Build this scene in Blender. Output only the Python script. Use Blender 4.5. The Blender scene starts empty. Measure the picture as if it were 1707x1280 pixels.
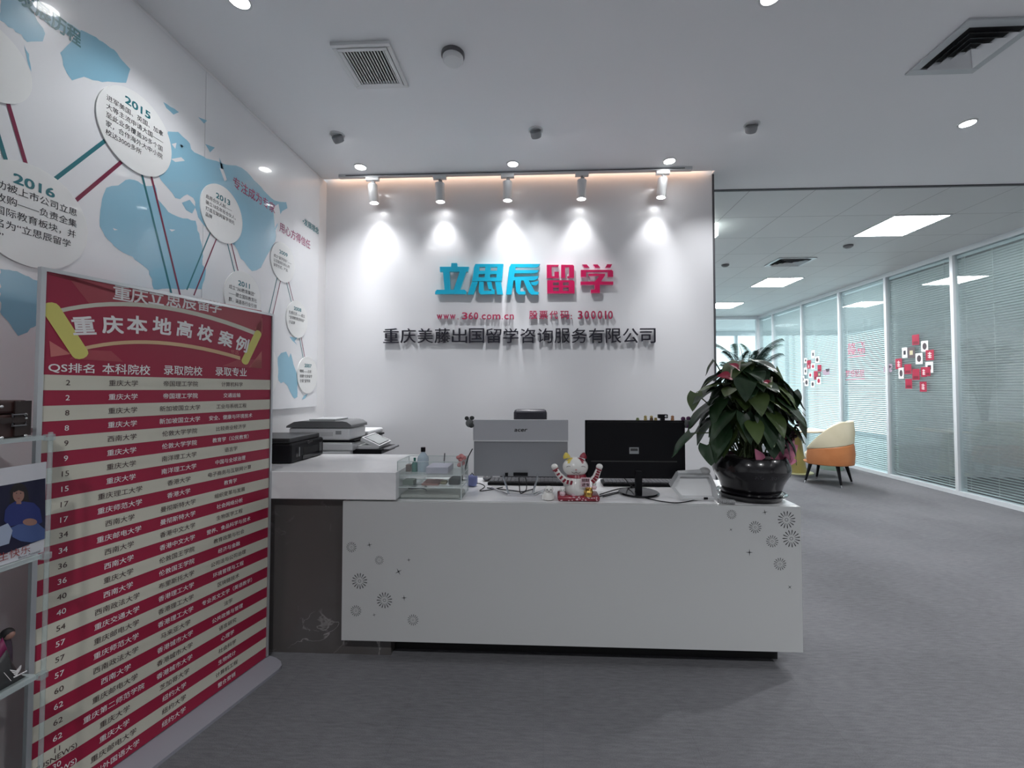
import bpy, math, random
from mathutils import Vector, Matrix
S = bpy.context.scene
PI = math.pi
# ------------------------------------------------------------------ camera
F_PX, CX, CY, EYE = 715.0, 873.0, 628.0, 1.40
YAW, PITCH = math.atan(32 / F_PX), math.atan(20 / F_PX)
cam_d = bpy.data.cameras.new('camera'); cam = bpy.data.objects.new('camera', cam_d)
S.collection.objects.link(cam); S.camera = cam
cam.location = (0, 0, EYE); cam.rotation_euler = (PI / 2 + PITCH, 0, YAW)
cam_d.sensor_width = 36; cam_d.lens = 36 * F_PX / 1707
cam_d.shift_x = (853.5 - CX) / 1707; cam_d.shift_y = (CY - 640) / 1707
cam_d.clip_start = 0.05; cam_d.clip_end = 100
# ------------------------------------------------------------------ world, exposure
W = bpy.data.worlds.new('sky'); S.world = W; W.use_nodes = True
bg = W.node_tree.nodes['Background']; bg.inputs[0].default_value = (0.80, 0.945, 1.0, 1); bg.inputs[1].default_value = 1.3
S.view_settings.view_transform = 'Standard'; S.view_settings.look = 'None'
S.view_settings.exposure = 0.80; S.view_settings.gamma = 1; S.view_settings.use_curve_mapping = False
S.cycles.transparent_max_bounces = 24
S.cycles.max_bounces = 10
POWER_SPOT, POWER_DOWN, POWER_PANEL = 9.0, 85.0, 42.0
# unseen fill lamps added at ceiling height behind and beside the camera, without fixtures
REAR_FILL = [(-.6, -.6), (1.6, -.6), (3.8, -.6), (3.8, 1.2)]

# ------------------------------------------------------------------ pixel -> plane (the photo's own perspective)
RM = Matrix.Rotation(YAW, 3, 'Z') @ Matrix.Rotation(PI / 2 + PITCH, 3, 'X')
def ray(px, py): return RM @ Vector(((px - CX) / F_PX, -(py - CY) / F_PX, -1))
def onx(px, py, X): d = ray(px, py); return Vector((0, 0, EYE)) + d * (X / d.x)
def ony(px, py, Y): d = ray(px, py); return Vector((0, 0, EYE)) + d * (Y / d.y)
def onz(px, py, Z): d = ray(px, py); return Vector((0, 0, EYE)) + d * ((Z - EYE) / d.z)

# ------------------------------------------------------------------ materials
MATS = {}
def mat(name, col=(.8, .8, .8), rough=.5, metal=0, coat=0, emit=0, spec=.5, trans=0, alpha=1):
    if name in MATS: return MATS[name]
    m = bpy.data.materials.new(name); m.use_nodes = True
    b = m.node_tree.nodes['Principled BSDF']; I = b.inputs
    I['Base Color'].default_value = (*col, 1); I['Roughness'].default_value = rough; I['Metallic'].default_value = metal
    I['Coat Weight'].default_value = coat; I['Coat Roughness'].default_value = .04
    I['Specular IOR Level'].default_value = spec; I['Transmission Weight'].default_value = trans
    if emit: I['Emission Color'].default_value = (*col, 1); I['Emission Strength'].default_value = emit
    m.diffuse_color = (*col, 1)
    MATS[name] = m; return m
def srgb(r, g, b):
    f = lambda c: (c / 255 / 12.92) if c / 255 <= .04045 else ((c / 255 + .055) / 1.055) ** 2.4
    return (f(r), f(g), f(b))
def nodes(m):
    t = m.node_tree; return t, t.nodes, t.links, t.nodes['Principled BSDF']
def noise_col(m, scale, c1, c2, lo=.3, hi=.7, detail=4, bump=0, vec_scale=None, dist=0):
    t, N, L, b = nodes(m)
    tc = N.new('ShaderNodeTexCoord'); mp = N.new('ShaderNodeMapping'); nz = N.new('ShaderNodeTexNoise'); cr = N.new('ShaderNodeValToRGB')
    if vec_scale: mp.inputs['Scale'].default_value = vec_scale
    nz.inputs['Scale'].default_value = scale; nz.inputs['Detail'].default_value = detail; nz.inputs['Distortion'].default_value = dist
    L.new(tc.outputs['Object'], mp.inputs[0]); L.new(mp.outputs[0], nz.inputs['Vector']); L.new(nz.outputs['Fac'], cr.inputs[0])
    e = cr.color_ramp.elements; e[0].position = lo; e[1].position = hi; e[0].color = (*c1, 1); e[1].color = (*c2, 1)
    L.new(cr.outputs[0], b.inputs['Base Color'])
    if bump:
        bp = N.new('ShaderNodeBump'); bp.inputs['Strength'].default_value = bump; bp.inputs['Distance'].default_value = .004
        L.new(nz.outputs['Fac'], bp.inputs['Height']); L.new(bp.outputs[0], b.inputs['Normal'])
    return m
def clear(name, tint=(.95, .98, .98), base=.04, gain=.85, haze=0, power=4.0):
    if name in MATS: return MATS[name]
    m = bpy.data.materials.new(name); m.use_nodes = True
    t = m.node_tree; N, L = t.nodes, t.links; N.remove(N['Principled BSDF']); out = N['Material Output']
    lw = N.new('ShaderNodeLayerWeight'); lw.inputs['Blend'].default_value = .5
    pw = N.new('ShaderNodeMath'); pw.operation = 'POWER'; pw.inputs[1].default_value = power
    ma = N.new('ShaderNodeMath'); ma.operation = 'MULTIPLY_ADD'; ma.inputs[1].default_value = gain; ma.inputs[2].default_value = base
    tr = N.new('ShaderNodeBsdfTransparent'); tr.inputs[0].default_value = (*tint, 1)
    gl = N.new('ShaderNodeBsdfGlossy'); gl.inputs['Roughness'].default_value = .01
    mx = N.new('ShaderNodeMixShader')
    L.new(lw.outputs['Facing'], pw.inputs[0]); L.new(pw.outputs[0], ma.inputs[0]); L.new(ma.outputs[0], mx.inputs[0])
    src = tr.outputs[0]
    if haze:
        df = N.new('ShaderNodeBsdfDiffuse'); df.inputs[0].default_value = (.8, .88, .88, 1)
        m2 = N.new('ShaderNodeMixShader'); m2.inputs[0].default_value = haze
        L.new(tr.outputs[0], m2.inputs[1]); L.new(df.outputs[0], m2.inputs[2]); src = m2.outputs[0]
    L.new(src, mx.inputs[1]); L.new(gl.outputs[0], mx.inputs[2]); L.new(mx.outputs[0], out.inputs[0])
    MATS[name] = m; return m

white_paint = mat('white_paint', (.78, .78, .79), .6)
ceil_paint = mat('ceiling_paint', (.86, .87, .89), .85, spec=.2)
gloss_wall = mat('glossy_wall_panel', (.74, .74, .76), .32, coat=.25)
white_lam = mat('white_laminate', (.53, .54, .54), .35)
white_stone = noise_col(mat('white_stone', (.88, .88, .89), .16), 2.2, (.88, .88, .89), (.72, .72, .75), .5, .72, 6, dist=1.5)
white_plastic = mat('white_plastic', (.72, .73, .74), .35)
grey_plastic = mat('grey_plastic', (.28, .29, .30), .4)
mid_grey = mat('mid_grey', (.12, .12, .13), .4)
black = mat('black_plastic', (.004, .004, .006), .42, spec=.22)
black_gloss = mat('black_gloss', (.006, .006, .008), .16)
leather = mat('black_leather', (.025, .025, .035), .38)
silver = mat('silver_plastic', (.50, .51, .54), .32, metal=.35)
silver_dark = mat('silver_ribbed', (.32, .33, .35), .34, metal=.35)
chrome = mat('chrome', (.72, .72, .74), .14, metal=1)
alu = mat('aluminium', (.58, .60, .62), .35, metal=.6)
alu_white = mat('pale_frame', (.72, .75, .78), .35, metal=.1)
dark_trim_and_shade = mat('dark_trim_and_shade', (.07, .07, .08), .5)
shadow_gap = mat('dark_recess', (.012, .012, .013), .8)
glass = clear('glass', (.93, .975, .975), .055, .8)
pane_glass = clear('pane_glass', (.95, .985, .985), .05, .75)
acrylic = clear('acrylic', (.965, .98, .975), .04, .5, .05)
acrylic_edge = clear('acrylic_edge', (.80, .87, .87), .08, .5, .42)
acrylic_post = clear('acrylic_post', (.86, .90, .90), .08, .5, .22)
rail_edge = clear('acrylic_rail', (.8, .85, .85), .15, .5, .7)
lamp_on = mat('lamp_glow', (1, 1, 1), .5, emit=22)
panel_on = mat('panel_glow', (.97, .99, 1), .5, emit=POWER_PANEL)
red_print = mat('red_print', srgb(158, 26, 62), .42)
red_light = mat('red_print_light', srgb(170, 68, 80), .42)
red_pale = mat('red_print_pale', srgb(196, 112, 108), .42)
cream = mat('cream_print', srgb(206, 203, 188), .42)
gold_print = mat('gold_print', srgb(214, 206, 112), .42)
ink = mat('ink', (.02, .02, .025), .5)
ink_brown = mat('brown_ink', (.06, .03, .03), .5)
white_ink = mat('white_ink', (.86, .83, .83), .45)
map_base = mat('mural_white', (.78, .79, .81), .25, coat=.55)
map_blue = mat('mural_blue', srgb(140, 190, 212), .25, coat=.55)
map_teal = mat('mural_teal', srgb(30, 112, 122), .3, coat=.3)
map_wine = mat('mural_wine', srgb(120, 22, 62), .3, coat=.3)
map_magenta = mat('mural_magenta', srgb(150, 20, 90), .3, coat=.3)
disc_white = mat('disc_white', (.80, .81, .80), .3, coat=.4)
cyan_face = mat('cyan_sign_face', srgb(20, 178, 214), .28, coat=.4)
cyan_side = mat('cyan_sign_side', srgb(120, 200, 214), .35)
crimson_face = mat('crimson_sign_face', srgb(205, 18, 88), .28, coat=.4)
crimson_side = mat('crimson_sign_side', srgb(232, 176, 198), .35)
black_face = mat('black_sign_face', (.012, .011, .02), .3)
black_side = mat('black_sign_side', (.10, .09, .12), .4)
rose_face = mat('rose_sign_face', srgb(178, 40, 82), .35)
rose_side = mat('rose_sign_side', srgb(170, 120, 138), .4)
pot_glaze = mat('pot_glaze', (.006, .005, .007), .22, coat=.4)
soil = mat('soil', (.02, .014, .01), .95)
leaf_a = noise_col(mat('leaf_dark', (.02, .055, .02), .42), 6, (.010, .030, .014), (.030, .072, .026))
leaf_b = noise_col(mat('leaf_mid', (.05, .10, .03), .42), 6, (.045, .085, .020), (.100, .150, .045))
stem_m = mat('stem', (.06, .09, .03), .5)
spathe_m = mat('spathe', srgb(170, 40, 70), .35)
spadix_m = mat('spadix', (.75, .68, .55), .5)
pink_wrap = mat('pink_wrap', srgb(205, 120, 150), .45)
bud_m = mat('dark_bud', (.03, .006, .015), .5)
palm_m = mat('palm_leaf', (.014, .028, .024), .85, spec=.1)
cream_leather = noise_col(mat('cream_leather', (.8, .72, .52), .45), 5, (.82, .74, .55), (.74, .66, .46))
orange_leather = noise_col(mat('orange_leather', (.6, .22, .08), .42), 5, (.62, .24, .09), (.52, .18, .06))
olive = mat('olive_lacquer', srgb(150, 138, 80), .4)
pale_wood = mat('pale_table', (.72, .62, .50), .4)
pale_green = mat('pale_green', srgb(140, 165, 150), .6)
brown_leather = noise_col(mat('brown_leather', (.05, .015, .012), .45), 18, (.055, .016, .013), (.028, .010, .009), bump=.2)
brass = mat('steel_stud', (.6, .6, .6), .3, metal=1)
gold = mat('gold', (.75, .50, .14), .25, metal=1)
porcelain = mat('porcelain', (.82, .81, .78), .2, coat=.5)
cat_red = mat('cat_red', srgb(140, 30, 50), .3, coat=.4)
cat_pink = mat('cat_pink', srgb(226, 196, 204), .3, coat=.3)
cat_yellow = mat('cat_yellow', srgb(222, 200, 84), .3, coat=.3)
cat_dark = mat('cat_dark', srgb(70, 30, 36), .4)
carpet = mat('carpet', (.15, .15, .155), .95, spec=.1)
t, N, L, b = nodes(carpet)
tc = N.new('ShaderNodeTexCoord'); mp = N.new('ShaderNodeMapping'); mp.inputs['Scale'].default_value = (16, 90, 1)
n1 = N.new('ShaderNodeTexNoise'); n1.inputs['Scale'].default_value = 1.0; n1.inputs['Detail'].default_value = 5
n2 = N.new('ShaderNodeTexNoise'); n2.inputs['Scale'].default_value = 260; n2.inputs['Detail'].default_value = 2
n3 = N.new('ShaderNodeTexNoise'); n3.inputs['Scale'].default_value = 1.1; n3.inputs['Detail'].default_value = 3
br = N.new('ShaderNodeTexBrick'); br.offset = 0; br.inputs['Scale'].default_value = 1; br.inputs['Brick Width'].default_value = .6; br.inputs['Row Height'].default_value = .6
br.inputs['Mortar Size'].default_value = .0012; br.inputs['Color1'].default_value = (.97, .97, .97, 1); br.inputs['Color2'].default_value = (1.03, 1.03, 1.03, 1); br.inputs['Mortar'].default_value = (.86, .86, .86, 1)
add = N.new('ShaderNodeMath'); add.operation = 'ADD'; add2 = N.new('ShaderNodeMath'); add2.operation = 'ADD'
cr = N.new('ShaderNodeValToRGB'); cr.color_ramp.elements[0].position = .95; cr.color_ramp.elements[1].position = 2.0
cr.color_ramp.elements[0].position = .31; cr.color_ramp.elements[0].color = (.092, .093, .100, 1); cr.color_ramp.elements[1].position = .69; cr.color_ramp.elements[1].color = (.205, .205, .218, 1)
dv = N.new('ShaderNodeMath'); dv.operation = 'DIVIDE'; dv.inputs[1].default_value = 3
ml = N.new('ShaderNodeMix'); ml.data_type = 'RGBA'; ml.blend_type = 'MULTIPLY'; ml.inputs[0].default_value = 1
L.new(tc.outputs['Object'], mp.inputs[0]); L.new(mp.outputs[0], n1.inputs['Vector'])
for q in (n2, n3, br): L.new(tc.outputs['Object'], q.inputs['Vector'])
L.new(n1.outputs['Fac'], add.inputs[0]); L.new(n2.outputs['Fac'], add.inputs[1]); L.new(add.outputs[0], add2.inputs[0]); L.new(n3.outputs['Fac'], add2.inputs[1])
L.new(add2.outputs[0], dv.inputs[0]); L.new(dv.outputs[0], cr.inputs[0])
L.new(cr.outputs[0], ml.inputs[6]); L.new(br.outputs['Color'], ml.inputs[7]); L.new(ml.outputs[2], b.inputs['Base Color'])
bp = N.new('ShaderNodeBump'); bp.inputs['Strength'].default_value = .5; bp.inputs['Distance'].default_value = .004
L.new(add.outputs[0], bp.inputs['Height']); L.new(bp.outputs[0], b.inputs['Normal'])
marble = mat('dark_marble', (.05, .045, .045), .25)
t, N, L, b = nodes(marble)
tc = N.new('ShaderNodeTexCoord'); n1 = N.new('ShaderNodeTexNoise'); n1.inputs['Scale'].default_value = 3.2; n1.inputs['Detail'].default_value = 7; n1.inputs['Distortion'].default_value = .9
n2 = N.new('ShaderNodeTexNoise'); n2.inputs['Scale'].default_value = 3.0; n2.inputs['Detail'].default_value = 3
cr = N.new('ShaderNodeValToRGB'); e = cr.color_ramp.elements
e[0].position = .0; e[0].color = (.095, .086, .084, 1); e[1].position = 1; e[1].color = (.13, .118, .115, 1)
for p, c in ((.488, .11), (.5, .36), (.512, .11)):
    q = e.new(p); q.color = (c, c * .95, c * .95, 1)
c2 = N.new('ShaderNodeValToRGB'); c2.color_ramp.elements[0].position = .5; c2.color_ramp.elements[1].position = .68
mx = N.new('ShaderNodeMix'); mx.data_type = 'RGBA'; mx.inputs[6].default_value = (.10, .091, .089, 1)
L.new(tc.outputs['Object'], n1.inputs['Vector']); L.new(tc.outputs['Object'], n2.inputs['Vector'])
L.new(n1.outputs['Fac'], cr.inputs[0]); L.new(n2.outputs['Fac'], c2.inputs[0]); L.new(c2.outputs[0], mx.inputs[0]); L.new(cr.outputs[0], mx.inputs[7]); L.new(mx.outputs[2], b.inputs['Base Color'])
tile = mat('ceiling_tile', (.60, .61, .62), .55)
t, N, L, b = nodes(tile)
tc = N.new('ShaderNodeTexCoord'); br = N.new('ShaderNodeTexBrick'); br.offset = 0
mp = N.new('ShaderNodeMapping'); mp.inputs['Location'].default_value = (-.125, -.182, 0)
br.inputs['Scale'].default_value = 1; br.inputs['Brick Width'].default_value = .6; br.inputs['Row Height'].default_value = .64; br.inputs['Mortar Size'].default_value = .003
br.inputs['Color1'].default_value = (.60, .61, .62, 1); br.inputs['Color2'].default_value = (.62, .63, .64, 1); br.inputs['Mortar'].default_value = (.25, .25, .26, 1)
L.new(tc.outputs['Object'], mp.inputs[0]); L.new(mp.outputs[0], br.inputs['Vector']); L.new(br.outputs['Color'], b.inputs['Base Color'])

# ------------------------------------------------------------------ mesh builder
GL = {}
def glyphs(body, off=0.0, ext=0.0):
    k = (body, off, ext)
    if k not in GL:
        c = bpy.data.curves.new('t', 'FONT'); c.body = body; c.offset = off; c.extrude = ext; c.resolution_u = 3
        o = bpy.data.objects.new('t', c); m = o.to_mesh()
        vs = [tuple(v.co) for v in m.vertices]; ps = [(tuple(p.vertices), p.normal.z) for p in m.polygons]
        o.to_mesh_clear(); bpy.data.objects.remove(o); bpy.data.curves.remove(c)
        xs = [v[0] for v in vs]; ys = [v[1] for v in vs]
        GL[k] = (vs, ps, (min(xs), max(xs), min(ys), max(ys)))
    return GL[k]
class MB:
    def __init__(s): s.v = []; s.f = []; s.m = []; s.mats = []
    def mi(s, m):
        if m not in s.mats: s.mats.append(m)
        return s.mats.index(m)
    def add(s, vs, fs, m):
        o = len(s.v); s.v += [tuple(v) for v in vs]; i = s.mi(m)
        for f in fs: s.f.append(tuple(o + a for a in f)); s.m.append(i)
        return s
    def box(s, lo, hi, m, rz=0, M=None):
        c = (Vector(lo) + Vector(hi)) / 2; h = (Vector(hi) - Vector(lo)) / 2
        vs = [Vector((x * h.x, y * h.y, z * h.z)) for x in (-1, 1) for y in (-1, 1) for z in (-1, 1)]
        if rz: vs = [Matrix.Rotation(rz, 3, 'Z') @ v for v in vs]
        vs = [v + c for v in vs]
        if M: vs = [M @ v for v in vs]
        return s.add(vs, [(0, 1, 3, 2), (4, 6, 7, 5), (0, 4, 5, 1), (2, 3, 7, 6), (0, 2, 6, 4), (1, 5, 7, 3)], m)
    def lathe(s, prof, c, m, n=32, axis=(0, 0, 1), cap=True):
        q = Vector((0, 0, 1)).rotation_difference(Vector(axis)); c = Vector(c); vs = []; fs = []
        for r, z in prof:
            for i in range(n):
                a = 2 * PI * i / n; vs.append(c + q @ Vector((r * math.cos(a), r * math.sin(a), z)))
        for j in range(len(prof) - 1):
            for i in range(n):
                k = (i + 1) % n; fs.append((j * n + i, j * n + k, (j + 1) * n + k, (j + 1) * n + i))
        if cap: fs.append(tuple(range(n - 1, -1, -1))); fs.append(tuple((len(prof) - 1) * n + i for i in range(n)))
        return s.add(vs, fs, m)
    def cyl(s, a, b, r, m, n=16, r2=None):
        a, b = Vector(a), Vector(b); d = b - a
        return s.lathe([(r, 0), (r if r2 is None else r2, d.length)], a, m, n, d.normalized())
    def tube(s, pts, r, m, n=8, closed=False):
        pts = [Vector(p) for p in pts]; vs = []; fs = []; K = len(pts)
        up = Vector((0, 0, 1))
        for i, p in enumerate(pts):
            d = ((pts[(i + 1) % K] - pts[i - 1]) if closed else (pts[min(i + 1, K - 1)] - pts[max(i - 1, 0)])).normalized()
            a = d.cross(up); a = d.cross(Vector((1, 0, 0))) if a.length < .05 else a
            a.normalize(); bb = d.cross(a)
            rr = r[i] if isinstance(r, (list, tuple)) else r
            for k in range(n):
                t = 2 * PI * k / n; vs.append(p + (a * math.cos(t) + bb * math.sin(t)) * rr)
        for i in range(K if closed else K - 1):
            for k in range(n):
                l = (k + 1) % n; j = (i + 1) % K; fs.append((i * n + k, i * n + l, j * n + l, j * n + k))
        if not closed: fs.append(tuple(range(n - 1, -1, -1))); fs.append(tuple((K - 1) * n + k for k in range(n)))
        return s.add(vs, fs, m)
    def ball(s, c, r, m, n=16, k=10, R=None):
        r = (r, r, r) if isinstance(r, (int, float)) else r; c = Vector(c); vs = []; fs = []
        for j in range(1, k):
            p = PI * j / k
            for i in range(n):
                a = 2 * PI * i / n; v = Vector((r[0] * math.sin(p) * math.cos(a), r[1] * math.sin(p) * math.sin(a), r[2] * math.cos(p)))
                vs.append(c + (R @ v if R else v))
        for q in (1, -1):
            v = Vector((0, 0, q * r[2])); vs.append(c + (R @ v if R else v))
        T, B = len(vs) - 2, len(vs) - 1
        for j in range(k - 2):
            for i in range(n): l = (i + 1) % n; fs.append((j * n + i, (j + 1) * n + i, (j + 1) * n + l, j * n + l))
        for i in range(n):
            l = (i + 1) % n; fs.append((i, l, T)); fs.append(((k - 2) * n + l, (k - 2) * n + i, B))
        return s.add(vs, fs, m)
    def prism(s, poly, d, m, side=None):   # poly: 3D points; d: vector thickness
        n = len(poly); P = [Vector(p) for p in poly]; d = Vector(d)
        s.add(P, [tuple(range(n))], m); s.add([p + d for p in P], [tuple(range(n - 1, -1, -1))], m)
        return s.add(P + [p + d for p in P], [(i, (i + 1) % n, n + (i + 1) % n, n + i) for i in range(n)], side or m)
    def poly(s, pts, m): return s.add(pts, [tuple(range(len(pts)))], m)
    def text(s, body, P, size, m, align='c', off=0.0, depth=0, side=None, fit=None, sx=1, rot=0, shear=0):
        # P(a,b,c) maps text plane to space; (0,0) is the anchor (baseline); fit=(a0,a1,b0,b1) stretches to a box
        vs, ps, (x0, x1, y0, y1) = glyphs(body, 0, .5 if depth else 0)
        if off:
            sh = [(q * off * .75, w * off * .75) for q in (-1, 1) for w in (-1, 1)]; n0 = len(vs)
            vs, ps = [(x + a, y + bb, z + .0004 * k) for k, (a, bb) in enumerate(sh) for x, y, z in vs], [(tuple(i + n0 * k for i in p), nz) for k in range(4) for p, nz in ps]
            x0 -= off * .75; x1 += off * .75; y0 -= off * .75; y1 += off * .75
        out = []
        for x, y, z in vs:
            if fit: a = fit[0] + (x - x0) / (x1 - x0) * (fit[1] - fit[0]); bb = fit[2] + (y - y0) / (y1 - y0) * (fit[3] - fit[2])
            else:
                a = (x - {'c': (x0 + x1) / 2, 'l': x0, 'r': x1}[align]) * size * sx; bb = y * size
                a += bb * shear
                if rot: a, bb = a * math.cos(rot) - bb * math.sin(rot), a * math.sin(rot) + bb * math.cos(rot)
            out.append(P(a, bb, (z + .5) * depth if depth else z * .05))
        if not depth: return s.add(out, [p for p, _ in ps], m)
        o = len(s.v); s.v += [tuple(v) for v in out]; i, j = s.mi(m), s.mi(side or m)
        for p, nz in ps: s.f.append(tuple(o + a for a in p)); s.m.append(i if nz > .5 else j)
        return s
    def build(s, name, parent=None, smooth=True, bevel=0, label=None, off=None, angle=35):
        root = parent
        while root is not None and root.parent: root = root.parent
        o0 = Vector(root.location) if root is not None else Vector((0, 0, 0))
        if off is not None: o0 = Vector(off)
        me = bpy.data.meshes.new(name); me.from_pydata([tuple(Vector(v) - o0) for v in s.v], [], s.f)
        for m in s.mats: me.materials.append(m)
        me.polygons.foreach_set('material_index', s.m)
        me.update()
        if smooth:
            me.polygons.foreach_set('use_smooth', [True] * len(me.polygons)); me.set_sharp_from_angle(angle=math.radians(angle))
        o = bpy.data.objects.new(name, me); S.collection.objects.link(o)
        if parent is not None: o.parent = parent
        elif off is not None: o.location = o0
        if bevel:
            bm = o.modifiers.new('bevel', 'BEVEL'); bm.width = bevel; bm.segments = 2; bm.limit_method = 'ANGLE'; bm.angle_limit = math.radians(50)
        if label: o['label'] = label
        return o
def thing(name, label, cat, loc, group=None, rz=0):
    o = bpy.data.objects.new(name, None); S.collection.objects.link(o); o.location = loc; o.empty_display_size = .1
    o.rotation_euler = (0, 0, rz); return tag(o, label, cat, group)
def tag(o, label, cat, group=None):
    o['label'] = label; o['category'] = cat
    if group: o['group'] = group
    return o
def struct(o): o['kind'] = 'structure'; return o
def dup(o, loc, label=None):
    r = o.copy(); S.collection.objects.link(r); r.location = loc
    if label: r['label'] = label
    for ch in o.children:
        c = ch.copy(); S.collection.objects.link(c); c.parent = r
        for g in ch.children:
            d = g.copy(); S.collection.objects.link(d); d.parent = c
    return r
def light(name, kind, loc, power, parent=None, **k):
    l = bpy.data.lights.new(name, kind); l.energy = power
    for a, v in k.items():
        if a != 'rot': setattr(l, a, v)
    o = bpy.data.objects.new(name, l); S.collection.objects.link(o)
    if parent is not None: o.parent = parent; o.location = Vector(loc) - Vector(parent.location)
    else: o.location = loc
    o.rotation_euler = k.get('rot', (0, 0, 0)); return o
def lerp(a, b, t): return a + (b - a) * t

# ------------------------------------------------------------------ the setting
XL, YB, ZC, ZT, XP, XW, YE, XF = -1.885, 3.62, 3.20, 3.24, 5.47, 1.42, 11.1, 9.5
struct(MB().box((XL - .2, -3.2, -.1), (XF, 14.2, 0), carpet).build('floor', smooth=False))
struct(MB().box((XP + .10, 7.26, 0), (XF, 14.0, .004), mat('pale_floor', (.78, .80, .80), .4)).build('floor.001', smooth=False))
SLOT = 3.56
struct(MB().box((XL - .2, -3.2, ZC), (XW, SLOT, ZC + .04), ceil_paint).box((XW, -3.2, ZC), (XF, 3.92, ZC + .04), ceil_paint)
       .box((XL - .2, SLOT, ZC + .06), (XW, YB + .1, ZC + .1), ceil_paint).build('ceiling', smooth=False))
struct(MB().box((XW, 3.92, ZT), (XF, 14.2, ZT + .05), tile).build('ceiling.001', smooth=False))
struct(MB().box((XL, 3.90, ZC - .012), (XF, 3.94, ZC + .02), dark_trim_and_shade).box((XW + .01, 3.90, ZC - .012), (XW + .02, 3.95, ZC), dark_trim_and_shade).build('step_shade', smooth=False)) if False else \
    struct(MB().box((XW, 3.905, ZC - .010), (XP, 3.93, ZT), dark_trim_and_shade).build('step_shade', smooth=False))  # shade line of the ceiling step, drawn as a dark strip
struct(MB().box((XL - .15, YB, 0), (XW, YB + .12, ZC + .06), gloss_wall).build('wall_back', smooth=False))
struct(MB().box((XW - .12, YB + .12, 0), (XW, YE + 3, ZT), white_paint).build('wall_middle', smooth=False))
struct(MB().box((XW, YB - .004, 0), (XW + .016, YB + .14, ZC), dark_trim_and_shade).build('trim_2', smooth=False))
struct(MB().box((XL - .15, -3.2, 0), (XL, YB, ZC), white_paint).build('wall_left', smooth=False))
struct(MB().box((XL, -3.2, 0), (XF, -3.05, ZC), white_paint).build('wall_front', smooth=False))
struct(MB().box((XP, -3.05, 0), (XP + .12, 2.70, ZC), white_paint).build('wall_right', smooth=False))
struct(MB().box((XP + .2, 7.14, 0), (XF, 7.26, ZT), mat('room_wall', (.66, .68, .69), .7)).build('wall_divider', smooth=False))
struct(MB().box((XF, -3.05, 0), (XF + .1, 7.2, ZT), mat('room_wall', (.66, .68, .69), .7)).build('wall_office', smooth=False))
light('cove_strip_light', 'AREA', (-.23, 3.585, 3.252), .9, shape='RECTANGLE', size=3.2, size_y=.03, color=(1, .55, .30), rot=(0, 0, 0))

# glazed partition: one pane per bay, frame members belong to their bay
bays = [2.72, 3.86, 4.99, 5.95, 7.07, 8.15, 9.30, 10.45, YE]
wn = 0
for i in range(len(bays) - 1):
    a, c = bays[i], bays[i + 1]; wn += 1
    r = bpy.data.objects.new('window_%d' % wn, None); S.collection.objects.link(r); r.location = (XP, (a + c) / 2, 0); struct(r)
    f = MB().box((XP - .012, c - .022, 0), (XP + .10, c + .022, ZT), alu_white)
    f.box((XP - .012, a + .022, 0), (XP + .10, c - .022, .055), alu_white).box((XP - .012, a + .022, 3.175), (XP + .10, c - .022, ZT if a > 3.9 else ZC), alu_white)
    if i == 0: f.box((XP - .012, a - .02, 0), (XP + .10, a + .022, ZC), alu_white)
    f.build('window_frame', r, smooth=False)
    MB().box((XP + .018, a + .022, .055), (XP + .026, c - .022, 3.175), glass).build('window_pane', r, smooth=False)
names = ['nearest the camera', 'nearest the camera', 'second from the camera', 'behind near photo cards', 'behind the red lettering', 'behind far photo cards', 'second from the end', 'farthest from the camera']
slat_near = mat('slat_grey', (.74, .76, .77), .4)
for i in range(1, len(bays) - 1):
    a, c = bays[i] + .03, bays[i + 1] - .03
    r = thing('venetian_blind', 'pale slat blind in the glass partition, bay ' + names[i], 'blind', (XP + .06, (a + c) / 2, .08), 'blinds in the glass partition')
    m = MB(); z = .09
    tl = math.radians(40); hw = .0155
    while z < 3.12:
        dx, dz = hw * math.cos(tl), hw * math.sin(tl)
        x = XP + .06
        m.prism([(x - dx, a, z + dz), (x + dx, a, z - dz), (x + dx, c, z - dz), (x - dx, c, z + dz)], (0, 0, .0012), slat_near)
        z += .033
    m.build('slats', r, smooth=False)
    MB().box((XP + .04, a, 3.13), (XP + .08, c, 3.17), alu_white).build('head_rail', r, smooth=False)
    m = MB()
    for q in (.12, .5, .88): m.cyl((XP + .041, lerp(a, c, q), .09), (XP + .041, lerp(a, c, q), 3.13), .0018, white_plastic, 6)
    m.build('ladder_cord', r)
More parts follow.
